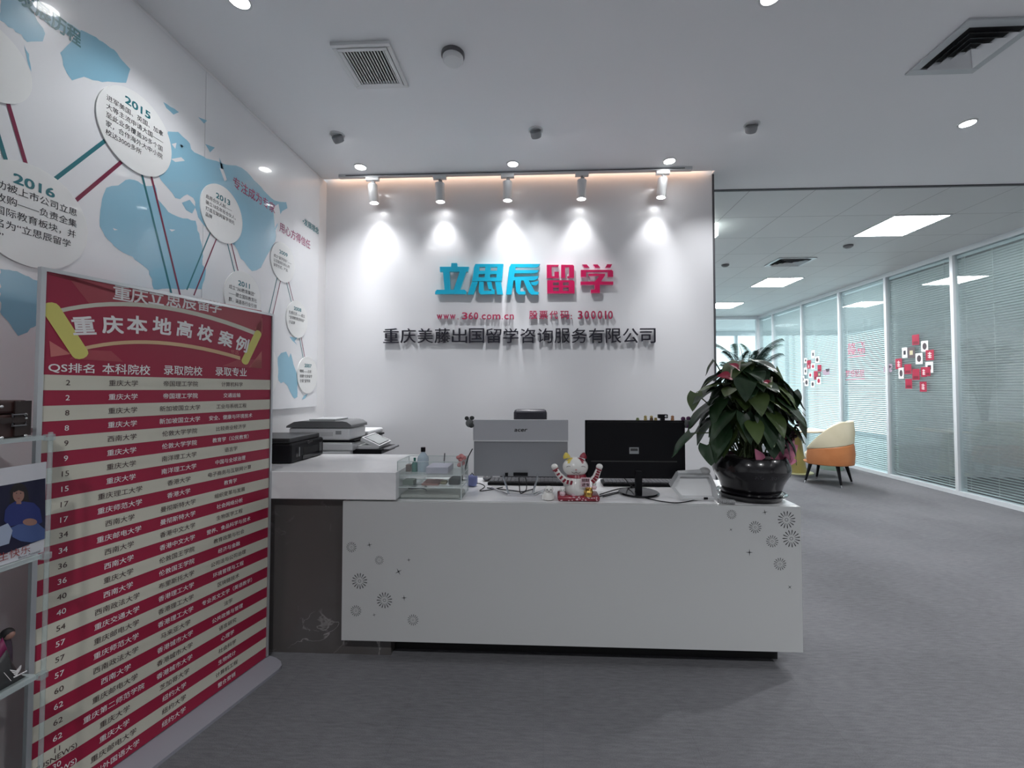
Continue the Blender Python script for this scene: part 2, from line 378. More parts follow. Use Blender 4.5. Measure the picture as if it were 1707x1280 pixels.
# glazed end of the office and the outside windows
for j, (x0, x1) in enumerate(((XW, 2.75), (2.75, 4.1), (4.1, XP - .02))):
    wn += 1
    r = bpy.data.objects.new('window_%d' % wn, None); S.collection.objects.link(r); r.location = ((x0 + x1) / 2, YE, 0); struct(r)
    MB().box((x1 - .03, YE, 0), (x1 + .03, YE + .08, ZT), alu_white).box((x0 + .03, YE, 0), (x1 - .03, YE + .08, .08), alu_white).box((x0 + .03, YE, 3.16), (x1 - .03, YE + .08, ZT), alu_white).build('window_frame', r, smooth=False)
    MB().box((x0 + .03, YE + .03, .08), (x1 - .03, YE + .038, 3.16), pane_glass).build('window_pane', r, smooth=False)
xs = [XW, 3.0, 4.6, 6.2, 7.8, XF]
for x0, x1 in zip(xs[:-1], xs[1:]):
    wn += 1
    r = bpy.data.objects.new('window_%d' % wn, None); S.collection.objects.link(r); r.location = ((x0 + x1) / 2, 14, 0); struct(r)
    MB().box((x1 - .04, 14, 0), (x1 + .04, 14.1, ZT), alu_white).box((x0 + .04, 14, 0), (x1 - .04, 14.1, .10), alu_white).box((x0 + .04, 14, 3.1), (x1 - .04, 14.1, ZT), alu_white).build('window_frame', r, smooth=False)
    MB().box((x0 + .04, 14.04, .1), (x1 - .04, 14.05, 3.1), pane_glass).build('window_pane', r, smooth=False)
ys = [7.26, 8.9, 10.6, 12.3, 14.0]
for y0, y1 in zip(ys[:-1], ys[1:]):
    wn += 1
    r = bpy.data.objects.new('window_%d' % wn, None); S.collection.objects.link(r); r.location = (XF, (y0 + y1) / 2, 0); struct(r)
    MB().box((XF, y1 - .04, 0), (XF + .1, y1 + .04, ZT), alu_white).box((XF, y0 + .04, 0), (XF + .1, y1 - .04, .10), alu_white).box((XF, y0 + .04, 3.1), (XF + .1, y1 - .04, ZT), alu_white).build('window_frame', r, smooth=False)
    MB().box((XF + .04, y0 + .04, .1), (XF + .05, y1 - .04, 3.1), pane_glass).build('window_pane', r, smooth=False)

# ------------------------------------------------------------------ ceiling fittings
def panel_light(x, y, label):
    r = thing('ceiling_panel_light', label, 'ceiling light', (x, y, ZT), 'square light panels in the office ceiling')
    MB().box((x - .295, y - .315, ZT - .010), (x + .295, y - .30, ZT), alu_white).box((x - .295, y + .30, ZT - .010), (x + .295, y + .315, ZT), alu_white)\
        .box((x - .295, y - .30, ZT - .010), (x - .28, y + .30, ZT), alu_white).box((x + .28, y - .30, ZT - .010), (x + .295, y + .30, ZT), alu_white).build('light_frame', r, smooth=False)
    MB().box((x - .28, y - .30, ZT - .006), (x + .28, y + .30, ZT - .001), panel_on).build('diffuser', r, smooth=False)
panel_light(4.02, 4.98, 'bright square ceiling panel light nearest to the reception wall')
panel_light(4.02, 7.54, 'bright square ceiling panel light, second from the reception wall')
panel_light(4.00, 9.60, 'bright square ceiling panel light farthest back, beside the wall edge')
MB_ring = lambda m, c, r, w, h, mt: m.lathe([(r - w, 0), (r, 0), (r, -h), (r - w, -h), (r - w, 0)], c, mt, 28, cap=False)
def downlight(px, py, label, kind, P=POWER_DOWN, tilt=None, cone=120, blend=.6, soft=.04):
    p = onz(px, py, ZC)
    r = thing('recessed_downlight', label, 'ceiling light', p, 'recessed downlights in the white ceiling')
    m = MB(); MB_ring(m, p, .052, .010, .006, white_plastic); m.build('trim_ring', r)
    if kind == 'gimbal':
        d = Vector((.15, .75, -.64)).normalized()
        m = MB(); m.lathe([(.026, -.012), (.038, -.006), (.038, .02), (.034, .034), (.030, .034), (.028, .03)], p + Vector((0, 0, -.014)), grey_plastic, 24, d); m.build('gimbal_head', r)
        MB().lathe([(.027, .0), (.027, .003)], p + Vector((0, 0, -.014)) + d * .029, mat('lens_dim', (1, 1, 1), .3, emit=3), 20, d).build('lens', r)
    else:
        m = MB(); m.lathe([(.041, -.002), (.041, -.005)], p, lamp_on if kind == 'on' else mat('lens_dim', (1, 1, 1), .3, emit=3), 24); m.build('lens', r)
    if P: light('downlight_or_fill_beam', 'SPOT', p + Vector((0, 0, -.02 if kind != 'gimbal' else -.05)), P, r, spot_size=math.radians(cone), spot_blend=blend, shadow_soft_size=soft, color=(.97, .98, 1.0), rot=tilt or (0, 0, 0))
downlight(562, 225, 'tilted grey gimbal downlight left of the three, below the square vent', 'gimbal', 50, (math.radians(27), 0, 0), 84, 1.0)
downlight(893, 217, 'tilted grey gimbal downlight in the middle, behind the smoke detector', 'gimbal', 50, (math.radians(27), 0, 0), 84, 1.0)
downlight(1253, 208, 'small lit gimbal downlight on the right, left of the brightest lamp', 'gimbal', 50, (math.radians(27), 0, 0), 84, 1.0)
downlight(1613, 205, 'brightest round downlight, on the ceiling right below the corner diffuser', 'on')
downlight(601, 278, 'small lit recessed downlight above the left end of the lamp track', 'on', 64, None, 46, 1.0, .10)
downlight(855, 273, 'small recessed downlight above the middle of the lamp track', 'dim', 64, None, 46, 1.0, .10)
downlight(1116, 268, 'small lit recessed downlight above the right end of the lamp track', 'on', 64, None, 46, 1.0, .10)
downlight(399, 0, 'bright round downlight at the top of the photo above the mural', 'on', 15)
downlight(1285, -6, 'downlight at the top edge of the photo, right of centre', 'dim', 0)

light('downlight_or_fill_beam', 'SPOT', (7.2, 5.4, ZC - .02), 60, None, spot_size=math.radians(150), spot_blend=.6, shadow_soft_size=.06)  # added unseen lamp, brightens the room behind the near panes
for k_, (x_, y_) in enumerate(REAR_FILL): light('downlight_or_fill_beam', 'SPOT', (x_, y_, ZC - .02), POWER_DOWN, None, spot_size=math.radians(130), spot_blend=.6, shadow_soft_size=.06, color=(.97, .98, 1.0))  # fill beams added to brighten the front of the hall
def flush(px): return [onz(x, y, ZC) for x, y in px]
# return-air grille
q = flush([(550, 69), (653, 67), (678, 141), (595, 145)])
x0, x1, y0, y1 = (q[0].x + q[3].x) / 2, (q[1].x + q[2].x) / 2, (q[0].y + q[1].y) / 2, (q[2].y + q[3].y) / 2
r = thing('air_grille', 'square white ceiling grille with straight slats, left of the smoke detector', 'vent', ((x0 + x1) / 2, (y0 + y1) / 2, ZC))
def frame(m, x0, x1, y0, y1, w, z0, z1, mt):
    m.box((x0, y0, z0), (x1, y0 + w, z1), mt).box((x0, y1 - w, z0), (x1, y1, z1), mt)
    return m.box((x0, y0 + w, z0), (x0 + w, y1 - w, z1), mt).box((x1 - w, y0 + w, z0), (x1, y1 - w, z1), mt)
frame(MB(), x0, x1, y0, y1, .022, ZC - .018, ZC, white_plastic).build('outer_frame', r, smooth=False, bevel=.003)
frame(MB(), x0 + .024, x1 - .024, y0 + .024, y1 - .024, .020, ZC - .022, ZC, white_plastic).build('inner_frame', r, smooth=False, bevel=.002)
m = MB(); xa, xb = x0 + .044, x1 - .044
for k in range(14):
    x = lerp(xa, xb, (k + .5) / 14); m.prism([(x - .006, y0 + .044, ZC - .004), (x - .002, y0 + .044, ZC - .018), (x + .004, y0 + .044, ZC - .018), (x + .000, y0 + .044, ZC - .004)], (0, y1 - y0 - .088, 0), white_plastic)
m.build('slats', r, smooth=False)
MB().box((x0 + .044, y0 + .044, ZC - .003), (x1 - .044, y1 - .044, ZC - .001), shadow_gap).build('backing', r, smooth=False)
# corner diffuser
def diffuser(x0, x1, y0, y1, z, label, loc_name='air_diffuser'):
    r = thing(loc_name, label, 'vent', ((x0 + x1) / 2, (y0 + y1) / 2, z), 'square ceiling diffusers')
    frame(MB(), x0, x1, y0, y1, .045, z - .012, z, alu).build('outer_frame', r, smooth=False, bevel=.002)
    m = MB(); n = 4; w = (x1 - x0) / 2 - .05
    cx, cy = (x0 + x1) / 2, (y0 + y1) / 2; ry = (y1 - y0) / (x1 - x0)
    for k in range(n):
        a = w * (1 - k / n) - .012; bq = a - w / n * .72
        A = [(cx - a, cy - a * ry, z - .004), (cx + a, cy - a * ry, z - .004), (cx + a, cy + a * ry, z - .004), (cx - a, cy + a * ry, z - .004)]
        B = [(cx - bq, cy - bq * ry, z - .030), (cx + bq, cy - bq * ry, z - .030), (cx + bq, cy + bq * ry, z - .030), (cx - bq, cy + bq * ry, z - .030)] if False else None
        B = [(cx - bq, cy - bq * ry, z - .003), (cx + bq, cy - bq * ry, z - .003), (cx + bq, cy + bq * ry, z - .003), (cx - bq, cy + bq * ry, z - .003)]
        A = [(p[0], p[1], z - .028) for p in A]
        m.add(A + B, [(i, (i + 1) % 4, 4 + (i + 1) % 4, 4 + i) for i in range(4)], alu)
    m.build('vanes', r, smooth=False)
    MB().box((x0 + .04, y0 + .04, z - .003), (x1 - .04, y1 - .04, z - .001), shadow_gap).build('backing', r, smooth=False)
q = flush([(1613, 30), (1510, 123), (1612, 117)])
dx = q[2].x - q[1].x; dy = q[1].y - q[0].y
xa = (q[0].x + q[1].x) / 2
diffuser(xa, xa + .37, min(q[0].y, q[1].y), max(q[0].y, q[1].y), ZC, 'large square layered ceiling diffuser in the upper right corner')
q1, q2 = onz(1268, 443, ZT), onz(1325, 429, ZT)
diffuser(q1.x + .05, q1.x + .58, q2.y, q1.y, ZT, 'small square diffuser in the tiled office ceiling beyond the light panel')
p = onz(755, 90, ZC)
r = thing('smoke_detector', 'round white smoke detector on the ceiling right of the square grille', 'smoke detector', p)
MB().lathe([(.062, 0), (.062, -.014), (.056, -.020)], p, mid_grey, 32).build('mounting_base', r)
MB().lathe([(.055, -.020), (.056, -.034), (.047, -.044), (.02, -.047), (.001, -.047)], p, white_plastic, 32).build('sensor_cap', r)
for (px, py, lb) in ((1414, 409, 'small dark ceiling detector just behind the nearest light panel'), (1209, 441, 'small dark ceiling detector near the edge of the reception wall')):
    p = onz(px, py, ZT); o = MB().lathe([(.055, 0), (.052, -.02), (.03, -.035), (.001, -.036)], (0, 0, 0), mid_grey, 24).build('office_detector'); o.location = p; tag(o, lb, 'smoke detector', 'dark office ceiling detectors')
# track with five spots
ty = 3.50
ta, tb = ony(566, 292, ty).x, ony(1153, 280, ty).x
r = thing('lamp_track', 'long thin grey lamp track on the ceiling in front of the sign wall', 'lamp track', ((ta + tb) / 2, ty, ZC))
MB().box((ta, ty - .018, ZC - .024), (tb, ty + .018, ZC), alu).build('rail', r, smooth=False)
MB().box((ta + .06, ty - .019, ZC - .015), (tb - .06, ty - .0175, ZC - .009), black).build('groove', r, smooth=False)
posn = ['first from the left', 'second from the left', 'middle', 'second from the right', 'first from the right']
for k, px in enumerate((621, 733, 846, 970, 1105)):
    x = ony(px, 300, ty).x
    r = thing('track_spotlight', 'white cylinder spotlight on the lamp track, %s of the five' % posn[k], 'spotlight', (x, ty, ZC - .024), 'white spotlights on the track')
    MB().box((x - .055, ty - .017, ZC - .052), (x + .055, ty + .017, ZC - .024), white_plastic).build('adapter', r, smooth=False, bevel=.002)
    MB().cyl((x, ty, ZC - .052), (x, ty, ZC - .085), .009, grey_plastic).cyl((x, ty, ZC - .072), (x + .02, ty, ZC - .072), .013, grey_plastic).build('swivel', r)
    tx = (.14, .06, .0, -.04, -.16)[k]; ln = Vector((math.sin(tx * .6), .05, -1)).normalized(); a = Vector((x, ty, ZC - .085)); e_ = a + ln * .155
    MB().lathe([(.012, -.002), (.037, .0), (.039, .004), (.039, .155), (.035, .155), (.033, .13), (.001, .13)], a, white_plastic, 28, ln).build('lamp_body', r)
    MB().lathe([(.032, .131), (.032, .133)], a, lamp_on, 20, ln).build('lens', r)
    qr = Vector((0, 0, -1)).rotation_difference((ln + Vector((0, .05, 0))).normalized()).to_euler()
    light('spot_beam', 'SPOT', e_ + ln * .004, POWER_SPOT, r, spot_size=math.radians(78), spot_blend=1.0, shadow_soft_size=.025, color=(.98, .985, 1), rot=qr)
# exit light seen edge on
p = onz(1190, 372, ZT)
r = thing('exit_light', 'bright white exit light seen edge on beside the wall end under the tiled ceiling', 'sign', (1.60, 4.9, ZT))
yx = 4.9; a = ony(1189, 366, yx); c = ony(1192, 397, yx)
MB().box((a.x - .02, yx - .10, c.z), (a.x + .015, yx + .25, a.z - .02), mat('exit_glow', (.9, 1, .95), .4, emit=2.5)).build('light_box', r, smooth=False)
MB().cyl((a.x, yx, a.z - .02), (a.x, yx, ZT), .006, alu).build('hanger_rod', r)

# ------------------------------------------------------------------ sign letters on the back wall
YS = YB
def wallP(x0, z0, y=YS): return lambda a, bb, c: Vector((x0 + a, y - .012 - c, z0 + bb))
def box_px(px0, py0, px1, py1, Y): A, B = ony(px0, py1, Y), ony(px1, py0, Y); return A.x, B.x, A.z, B.z
ORD = ['first', 'second', 'third', 'fourth', 'fifth', 'sixth', 'seventh', 'eighth', 'ninth', 'tenth', 'eleventh', 'twelfth', 'thirteenth', 'fourteenth', 'fifteenth', 'sixteenth']
def letter(body, fit, depth, face, side, label, group, off=0, name='sign_character', gap=.010):
    m = MB(); x0, x1, z0, z1 = fit
    m.text(body, lambda a, bb, c: Vector((a, YS - gap - c, bb)), 1, face, off=off, depth=depth, side=side, fit=fit)
    cx, cz = (x0 + x1) / 2, (z0 + z1) / 2
    if gap > .004:
        for dxx in (-.25, .25): pass
    # studs that hold the letter off the wall
    o = m.build(name, off=((x0 + x1) / 2, YS, z0)); return tag(o, label, 'sign letter', group)
def block_char(strokes, org, sc, face, side, label, depth=.03, gap=.012):
    m = MB()
    for k, poly in enumerate(strokes):
        P = [ony(org[0] + x / sc, org[1] + y / sc, YS - gap - depth) for x, y in poly]
        P = [Vector((p.x, YS - gap - depth - .00012 * k, p.z)) for p in P]
        # make sure the face looks at the room
        ar = sum(P[i].x * P[(i + 1) % len(P)].z - P[(i + 1) % len(P)].x * P[i].z for i in range(len(P)))
        if ar < 0: P.reverse()
        m.prism(P, (0, depth, 0), face, side)
        i0 = m.mi(face); i1 = m.mi(side)
    xs_ = [v[0] for v in m.v]; zs_ = [v[2] for v in m.v]
    o = m.build('logo_character', off=((min(xs_) + max(xs_)) / 2, YS, min(zs_)), smooth=False)
    return tag(o, label, 'sign letter', 'large logo characters')
A1, s1 = (720, 430), 1707 / 190
block_char([[(118, 130), (555, 130), (540, 205), (118, 205)], [(290, 75), (375, 75), (385, 150), (285, 150)],
            [(165, 200), (265, 200), (275, 478), (190, 478)], [(415, 200), (515, 200), (420, 478), (325, 478)],
            [(75, 475), (490, 475), (515, 500), (515, 540), (45, 540), (50, 500)]], A1, s1, cyan_face, cyan_side, 'large raised cyan character 立 at the left end of the logo')
block_char([[(650, 88), (1070, 88), (1066, 135), (630, 135)], [(630, 135), (710, 135), (695, 290), (612, 290)], [(612, 290), (1052, 290), (1046, 345), (600, 345)],
            [(980, 135), (1066, 135), (1052, 290), (965, 290)], [(800, 135), (880, 135), (868, 290), (788, 290)], [(704, 190), (975, 190), (970, 240), (700, 240)],
            [(600, 355), (690, 355), (625, 545), (535, 545)], [(705, 355), (775, 355), (775, 505), (700, 505)], [(700, 490), (940, 490), (940, 540), (735, 545), (705, 520)], [(890, 470), (940, 470), (940, 520), (890, 520)],
            [(820, 355), (890, 355), (915, 470), (850, 470)], [(945, 355), (1035, 355), (1065, 545), (975, 545)]], A1, s1, cyan_face, cyan_side, 'large raised cyan character 思, second in the logo')
block_char([[(1185, 88), (1620, 88), (1600, 120), (1560, 138), (1160, 138)], [(1160, 130), (1255, 130), (1190, 545), (1110, 545)], [(1240, 180), (1605, 180), (1580, 215), (1530, 228), (1240, 228)],
            [(1220, 282), (1600, 270), (1580, 310), (1520, 335), (1210, 335)], [(1245, 335), (1335, 335), (1320, 500), (1400, 500), (1400, 545), (1300, 545), (1262, 510)],
            [(1370, 335), (1450, 335), (1540, 500), (1605, 510), (1590, 548), (1490, 548), (1450, 510)], [(1480, 365), (1600, 345), (1590, 385), (1540, 410), (1500, 405)]], A1, s1, cyan_face, cyan_side, 'large raised cyan character 辰, third in the logo')
A2, s2 = (900, 430), 1707 / 130
block_char([[(150, 148), (415, 148), (400, 190), (150, 190)], [(150, 190), (258, 190), (258, 435), (150, 435)], [(150, 400), (415, 400), (415, 438), (150, 438)], [(318, 300), (415, 300), (415, 400), (318, 400)],
            [(465, 148), (720, 148), (748, 175), (748, 200), (465, 200)], [(465, 200), (552, 200), (552, 435), (465, 435)], [(640, 200), (748, 200), (748, 435), (640, 435)], [(598, 400), (640, 400), (640, 435), (598, 435)],
            [(160, 488), (725, 488), (755, 515), (755, 530), (160, 530)], [(160, 600), (757, 600), (757, 645), (160, 645)], [(160, 720), (757, 720), (757, 775), (160, 775)],
            [(160, 530), (290, 530), (290, 720), (160, 720)], [(415, 530), (505, 530), (505, 720), (415, 720)], [(630, 530), (757, 530), (757, 720), (630, 720)]], A2, s2, crimson_face, crimson_side, 'large raised crimson character 留, fourth in the logo')
block_char([[(925, 140), (1025, 140), (1088, 210), (975, 210)], [(1165, 140), (1265, 140), (1322, 210), (1210, 210)], [(1470, 135), (1582, 135), (1545, 210), (1430, 210)],
            [(895, 260), (1570, 260), (1603, 285), (1603, 305), (895, 305)], [(895, 305), (1010, 305), (1010, 412), (895, 412)], [(1485, 305), (1603, 305), (1603, 412), (1485, 412)],
            [(1060, 345), (1430, 345), (1425, 390), (1060, 390)], [(1310, 385), (1425, 385), (1330, 520), (1195, 520)], [(890, 515), (1605, 515), (1605, 585), (890, 585)],
            [(1195, 580), (1312, 580), (1312, 765), (1115, 765), (1115, 690), (1195, 690)]], A2, s2, crimson_face, crimson_side, 'large raised crimson character 学 at the right end of the logo')
comp = '重庆美藤出国留学咨询服务有限公司'
for i, ch in enumerate(comp):
    c = 637 + (1094.5 - 637) / 16 * (i + .5)
    fx = box_px(c - 12.8, 547, c + 12.8, 571.5, YS - .03)
    letter(ch, fx, .018, black_face, black_side, 'black raised character %s, %s from the left in the company name row' % (ch, ORD[i]), 'black company name characters', off=0)
url = 'www.360.com.cn'; ux = [(728, 737), (739, 748), (750, 759), (762.5, 764), (770, 779), (781, 788), (790, 797), (799.5, 801), (803, 809.5), (811.5, 819), (821, 834), (836.5, 838), (840.5, 847.5), (849.5, 856.5)]
for i, (ch, (a, c)) in enumerate(zip(url, ux)):
    top = 520.5 if ch in '360' else (524 if ch != '.' else 530.5)
    fx = box_px(a, top, c, 532, YS - .03)
    letter(ch, fx, .014, rose_face, rose_side, 'small rose raised %s %s, %s in the web address row' % ('dot' if ch == '.' else 'character', ch, ORD[i]), 'small web address letters', off=.010, gap=.016)
code = '股票代码:300010'; cxs = [(882, 896), (899, 913), (916, 930), (934, 949), (951.5, 953.5), (963.5, 971), (974.5, 982), (985.5, 993), (996.5, 1004), (1008.6, 1010.8), (1014, 1021.5)]
for i, (ch, (a, c)) in enumerate(zip(code, cxs)):
    fx = box_px(a, 518 if ch != ':' else 525, c, 531.5, YS - .03)
    letter(ch, fx, .014, rose_face, rose_side, 'small rose raised character %s, %s in the stock code row' % (ch, ORD[i]), 'small stock code characters', off=.010, gap=.016)

# ------------------------------------------------------------------ mural on the left wall
XM = XL + .012
mural = thing('timeline_mural', 'large glossy world map timeline mural with white year discs on the left wall', 'mural', (XL, 2.4, 1.2))
pe = onx(533, 300, XM).y; ze = onx(450, 683, XM).z
yseam = onx(338, 400, XM).y
def mbase(y0, y1):
    return MB().box((XL, y0, ze), (XM, y1, 3.17), map_base)
mbase(1.0, yseam - .0015).build('mural_panel', mural, smooth=False); mbase(yseam + .0015, pe).build('mural_panel', mural, smooth=False)
art = MB()
def shape(pts, m=map_blue, lift=.0006):
    art.poly([onx(x, y, XM) + Vector((lift, 0, 0)) for x, y in pts], m)
def jag(pts, amp=2.0, seed=1):
    rnd = random.Random(seed); out = []
    for i in range(len(pts)):
        (x0, y0), (x1, y1) = pts[i], pts[(i + 1) % len(pts)]
        n = max(1, int(math.hypot(x1 - x0, y1 - y0) / 7))
        for k in range(n):
            t = k / n; out.append((lerp(x0, x1, t) + (rnd.uniform(-amp, amp) if k else 0), lerp(y0, y1, t) + (rnd.uniform(-amp, amp) if k else 0)))
    return out
shape(jag([(280, 219), (297, 220), (312, 234), (324, 254), (344, 264), (369, 272), (393, 276), (411, 286), (423, 300), (440, 318), (457, 334), (477, 337), (479, 347), (470, 352), (462, 367), (460, 394), (455, 409), (445, 426), (435, 446), (420, 452), (401, 431), (391, 409), (375, 402), (355, 385), (337, 372), (330, 362), (322, 330), (312, 324), (300, 332), (292, 330), (280, 314), (268, 300), (262, 285)], 1.6, 3))
shape(jag([(209, 300), (224, 300), (243, 310), (258, 308), (263, 332), (276, 347), (287, 357), (305, 364), (326, 368), (329, 384), (337, 411), (337, 441), (343, 448), (336, 482), (256, 482), (248, 451), (221, 428), (197, 416), (179, 399), (166, 377), (167, 350), (172, 325), (177, 313), (197, 309)], 1.6, 4))
shape(jag([(303, 338), (316, 333), (326, 345), (320, 356), (310, 350)], 1, 5))
shape(jag([(462.8, 596), (468.3, 588.4), (477, 586), (481.4, 596), (484.7, 588.4), (489, 607), (493.4, 619), (496.7, 630), (495.6, 661.7), (491, 664.4), (488, 661.7), (479, 643), (472.6, 636.5), (468, 638.7), (464, 634), (462.3, 614.7)], .6, 6))
shape([(503, 666), (506.5, 659.5), (513, 656), (508.7, 664)]); shape([(482.5, 561), (495.6, 563), (491, 568.7), (495.6, 575), (487, 567.6)])
shape(jag([(272, 170), (284, 178), (298, 187), (289, 191), (277, 180)], 1, 7))
shape(jag([(100, 88), (118, 70), (135, 50), (160, 62), (190, 83), (217, 115), (210, 138), (190, 137), (170, 137), (140, 128), (120, 134), (108, 115)], 1.2, 8))
shape(jag([(0, 34), (22, 48), (45, 70), (71, 69), (75, 56), (58, 26), (44, -10), (0, -20)], 2, 9))
shape(jag([(40, 5), (60, 0), (100, 30), (135, 52), (118, 62), (80, 40)], 1.5, 10))
shape(jag([(40, 75), (45, 100), (52, 120), (48, 90)], 1, 12))
shape(jag([(0, 448), (28, 452), (64, 468), (64, 540), (30, 560), (0, 520)], 2, 11))
for q in ([(330, 195), (345, 201), (340, 206)], [(342, 240), (358, 246), (350, 254)], [(365, 262), (375, 285), (370, 290)], [(300, 240), (306, 244), (302, 248)]): shape(q)
# white lakes and straits inside the blue
for q in ([(285, 265), (302, 262), (308, 268), (292, 270)], [(286, 240), (294, 238), (292, 248)], [(188, 380), (196, 383), (190, 384)], [(282, 382), (292, 383), (286, 386)], [(372, 282), (378, 300), (374, 302), (366, 280)], [(455, 345), (464, 340), (468, 360), (458, 380)]): shape(q, map_base, .0009)
discs = []
def disc(xl, xr, yc, year, lines, fs=None, top=.42, yr=.60, ink_y=map_teal, shift=0):
    a, c = onx(xl, yc, XM), onx(xr, yc, XM); rr = (c.y - a.y) / 2; cy = (a.y + c.y) / 2
    # image row of the centre
    mid = xl + (xr - xl) * .5
    cz = onx(mid, yc, XM).z
    m = MB(); m.lathe([(rr, 0), (rr, .006)], (XM, cy, cz), disc_white, 64, (1, 0, 0))
    P = lambda a_, b_, c_: Vector((XM + .0066 + c_, cy + a_, cz + b_))
    if year: m.text(year, lambda a_, b_, c_: P(a_, b_ + rr * yr, c_), rr * .26, ink_y, off=.03, sx=1.35)
    fs = fs or min(rr * .19, 1.56 * rr / max(len(l_.strip()) - .35 * sum(ch in '0123456789“”' for ch in l_) for l_ in lines))
    for k, ln in enumerate(lines):
        m.text(ln, lambda a_, b_, c_, k=k: P(a_ - rr * .78 + shift * rr, b_ + rr * (top - .02) - k * fs * 1.36, c_), fs, ink, 'l', off=.004)
    m.build('timeline_disc', mural)
    discs.append((cy, cz, rr)); return cy, cz, rr
d15 = disc(157, 285, 218, '2015', ['进军美国、英国、加拿', '大等主流申请大国——', '至此业务覆盖30多个国', '家，合作海外大中小院', '校达3000多所'], top=.36, yr=.56)
d13 = disc(332, 403, 356, '2013', ['启用合伙人制——', '确立18名年轻合伙人，', '打造互联网留学领先', '品牌'], top=.28, yr=.46)
d16 = disc(-62, 145, 357, '2016', ['成功被上市公司立思', '辰收购——负责全集', '团国际教育板块，并', '更名为“立思辰留学', '     360”'], top=.34, yr=.52)
d17 = disc(-120, 53, 92, '', ['     目前已', '     ，预计', '     家'], top=.10, shift=.38)
d11 = disc(372, 434, 496, '2011', ['成立“360教育集团”', '——建立国际教育社', '群，涵盖各行业引领'], top=.22, yr=.42)
d09 = disc(450, 490, 437, '2009', ['成立“留学快车”——', '以互联网为核心的', '留学方式、产品'], top=.10, yr=.38)
d08 = disc(476, 511.6, 532, '2008', ['扎根北京——成立', '“全球教育咨询会”', '子品牌'], top=.22, yr=.46)
d07 = disc(494.5, 528, 625, '2007', ['嘀嗒——元老', '创建“北京留学', '子俱”留学网'], top=.14, yr=.42)
d10 = disc(392, 462.5, 618, '2010', ['    立足教育——', '    国际课程编辑', '    ，专注', '    ” 网站'], top=.22, yr=.46)
def link(a, c, w=.012, gap=.030):
    A, B = Vector((a[0], a[1])), Vector((c[0], c[1])); d = (B - A).normalized(); n = Vector((-d.y, d.x))
    if n.x < 0: n = -n
    A2, B2 = A + d * a[2] * .93, B - d * c[2] * .93
    for o, m in ((-gap, map_teal), (gap, map_wine)):
        qd = [A2 + n * (o - w / 2), B2 + n * (o - w / 2), B2 + n * (o + w / 2), A2 + n * (o + w / 2)]
        art.poly([Vector((XM + .0012, p.x, p.y)) for p in qd], m)
link(d17, d16, .013, .03); link(d16, d15, .014, .045); link(d13, d11, .008, .016); link(d09, d08, .007, .014); link(d08, d07, .007, .012); link(d09, d10, .007, .02)
dl = (onx(300, 520, XM).y, onx(300, 520, XM).z, 0.05); link(d15, dl, .011, .025)
dl = (onx(312, 500, XM).y, onx(312, 500, XM).z, 0.05); link(dl, d13, .008, .025)
for z in (d07[1] - .012, d07[1] + .012): art.poly([Vector((XM + .0012, a, b_)) for a, b_ in ((d07[0] + d07[2] * .95, z - .004), (pe - .01, z - .004), (pe - .01, z + .004), (d07[0] + d07[2] * .95, z + .004))], map_wine)
lettering = MB()
def mtext(body, px0, px1, pyb, h, m, off, px_b=None):
    A = onx(px0, pyb, XM); B = onx(px1, pyb, XM); zb = onx(px_b or px1, pyb, XM).z
    lettering.text(body, lambda a, bb, c: Vector((XM + .0016 + c, a, bb)), 1, m, off=off, fit=(A.y, B.y, zb, zb + h))
mtext('发展历程', 26, 134, 81, .068, map_teal, .03)
mtext('专注成为专家', 387, 458, 357, .07, map_magenta, .01)
mtext('用心方得信任', 465, 517, 416, .07, map_magenta, .008)
mtext('•发展理念', 504, 531, 388, .055, map_teal, .02, 526)
lettering.build('mural_lettering', mural, smooth=False); art.build('mural_print', mural, smooth=False)

# ------------------------------------------------------------------ roll of admissions: red and cream banner stand
BL = onz(37, 1397, 0); BR = onz(446, 1099, 0); bu = (BR - BL); BW = bu.length; bu = bu.normalized(); bn = Vector((bu.y, -bu.x, 0))
if bn.dot(-BL) < 0: bn = -bn
BH = 1.795
def onplane(px, py):
    d = ray(px, py); o = Vector((0, 0, EYE)); tt = (BL - o).dot(bn) / d.dot(bn); p = o + d * tt
    return (p - BL).dot(bu), p.z
banner = thing('display_banner', 'red and cream striped display banner listing university admissions, standing left of the counter', 'banner', (BL + BR) / 2)
def BP(u, v, c=0): return BL + bu * u + Vector((0, 0, v)) + bn * c
pan = MB(); T0 = .0
def bq(u0, u1, v0, v1, m, c=.0): pan.poly([BP(u0, v0, c), BP(u1, v0, c), BP(u1, v1, c), BP(u0, v1, c)], m)
U0, U1 = .015, BW - .012
ztop = BH - .012
hb = onplane(438, 633)[1]; ht = onplane(438, 602)[1]
pan.prism([BP(U0, .018, -.004), BP(U1, .018, -.004), BP(U1, ztop, -.004), BP(U0, ztop, -.004)], bn * .004, red_print)
nrow = 28; rh = (hb - .02) / nrow
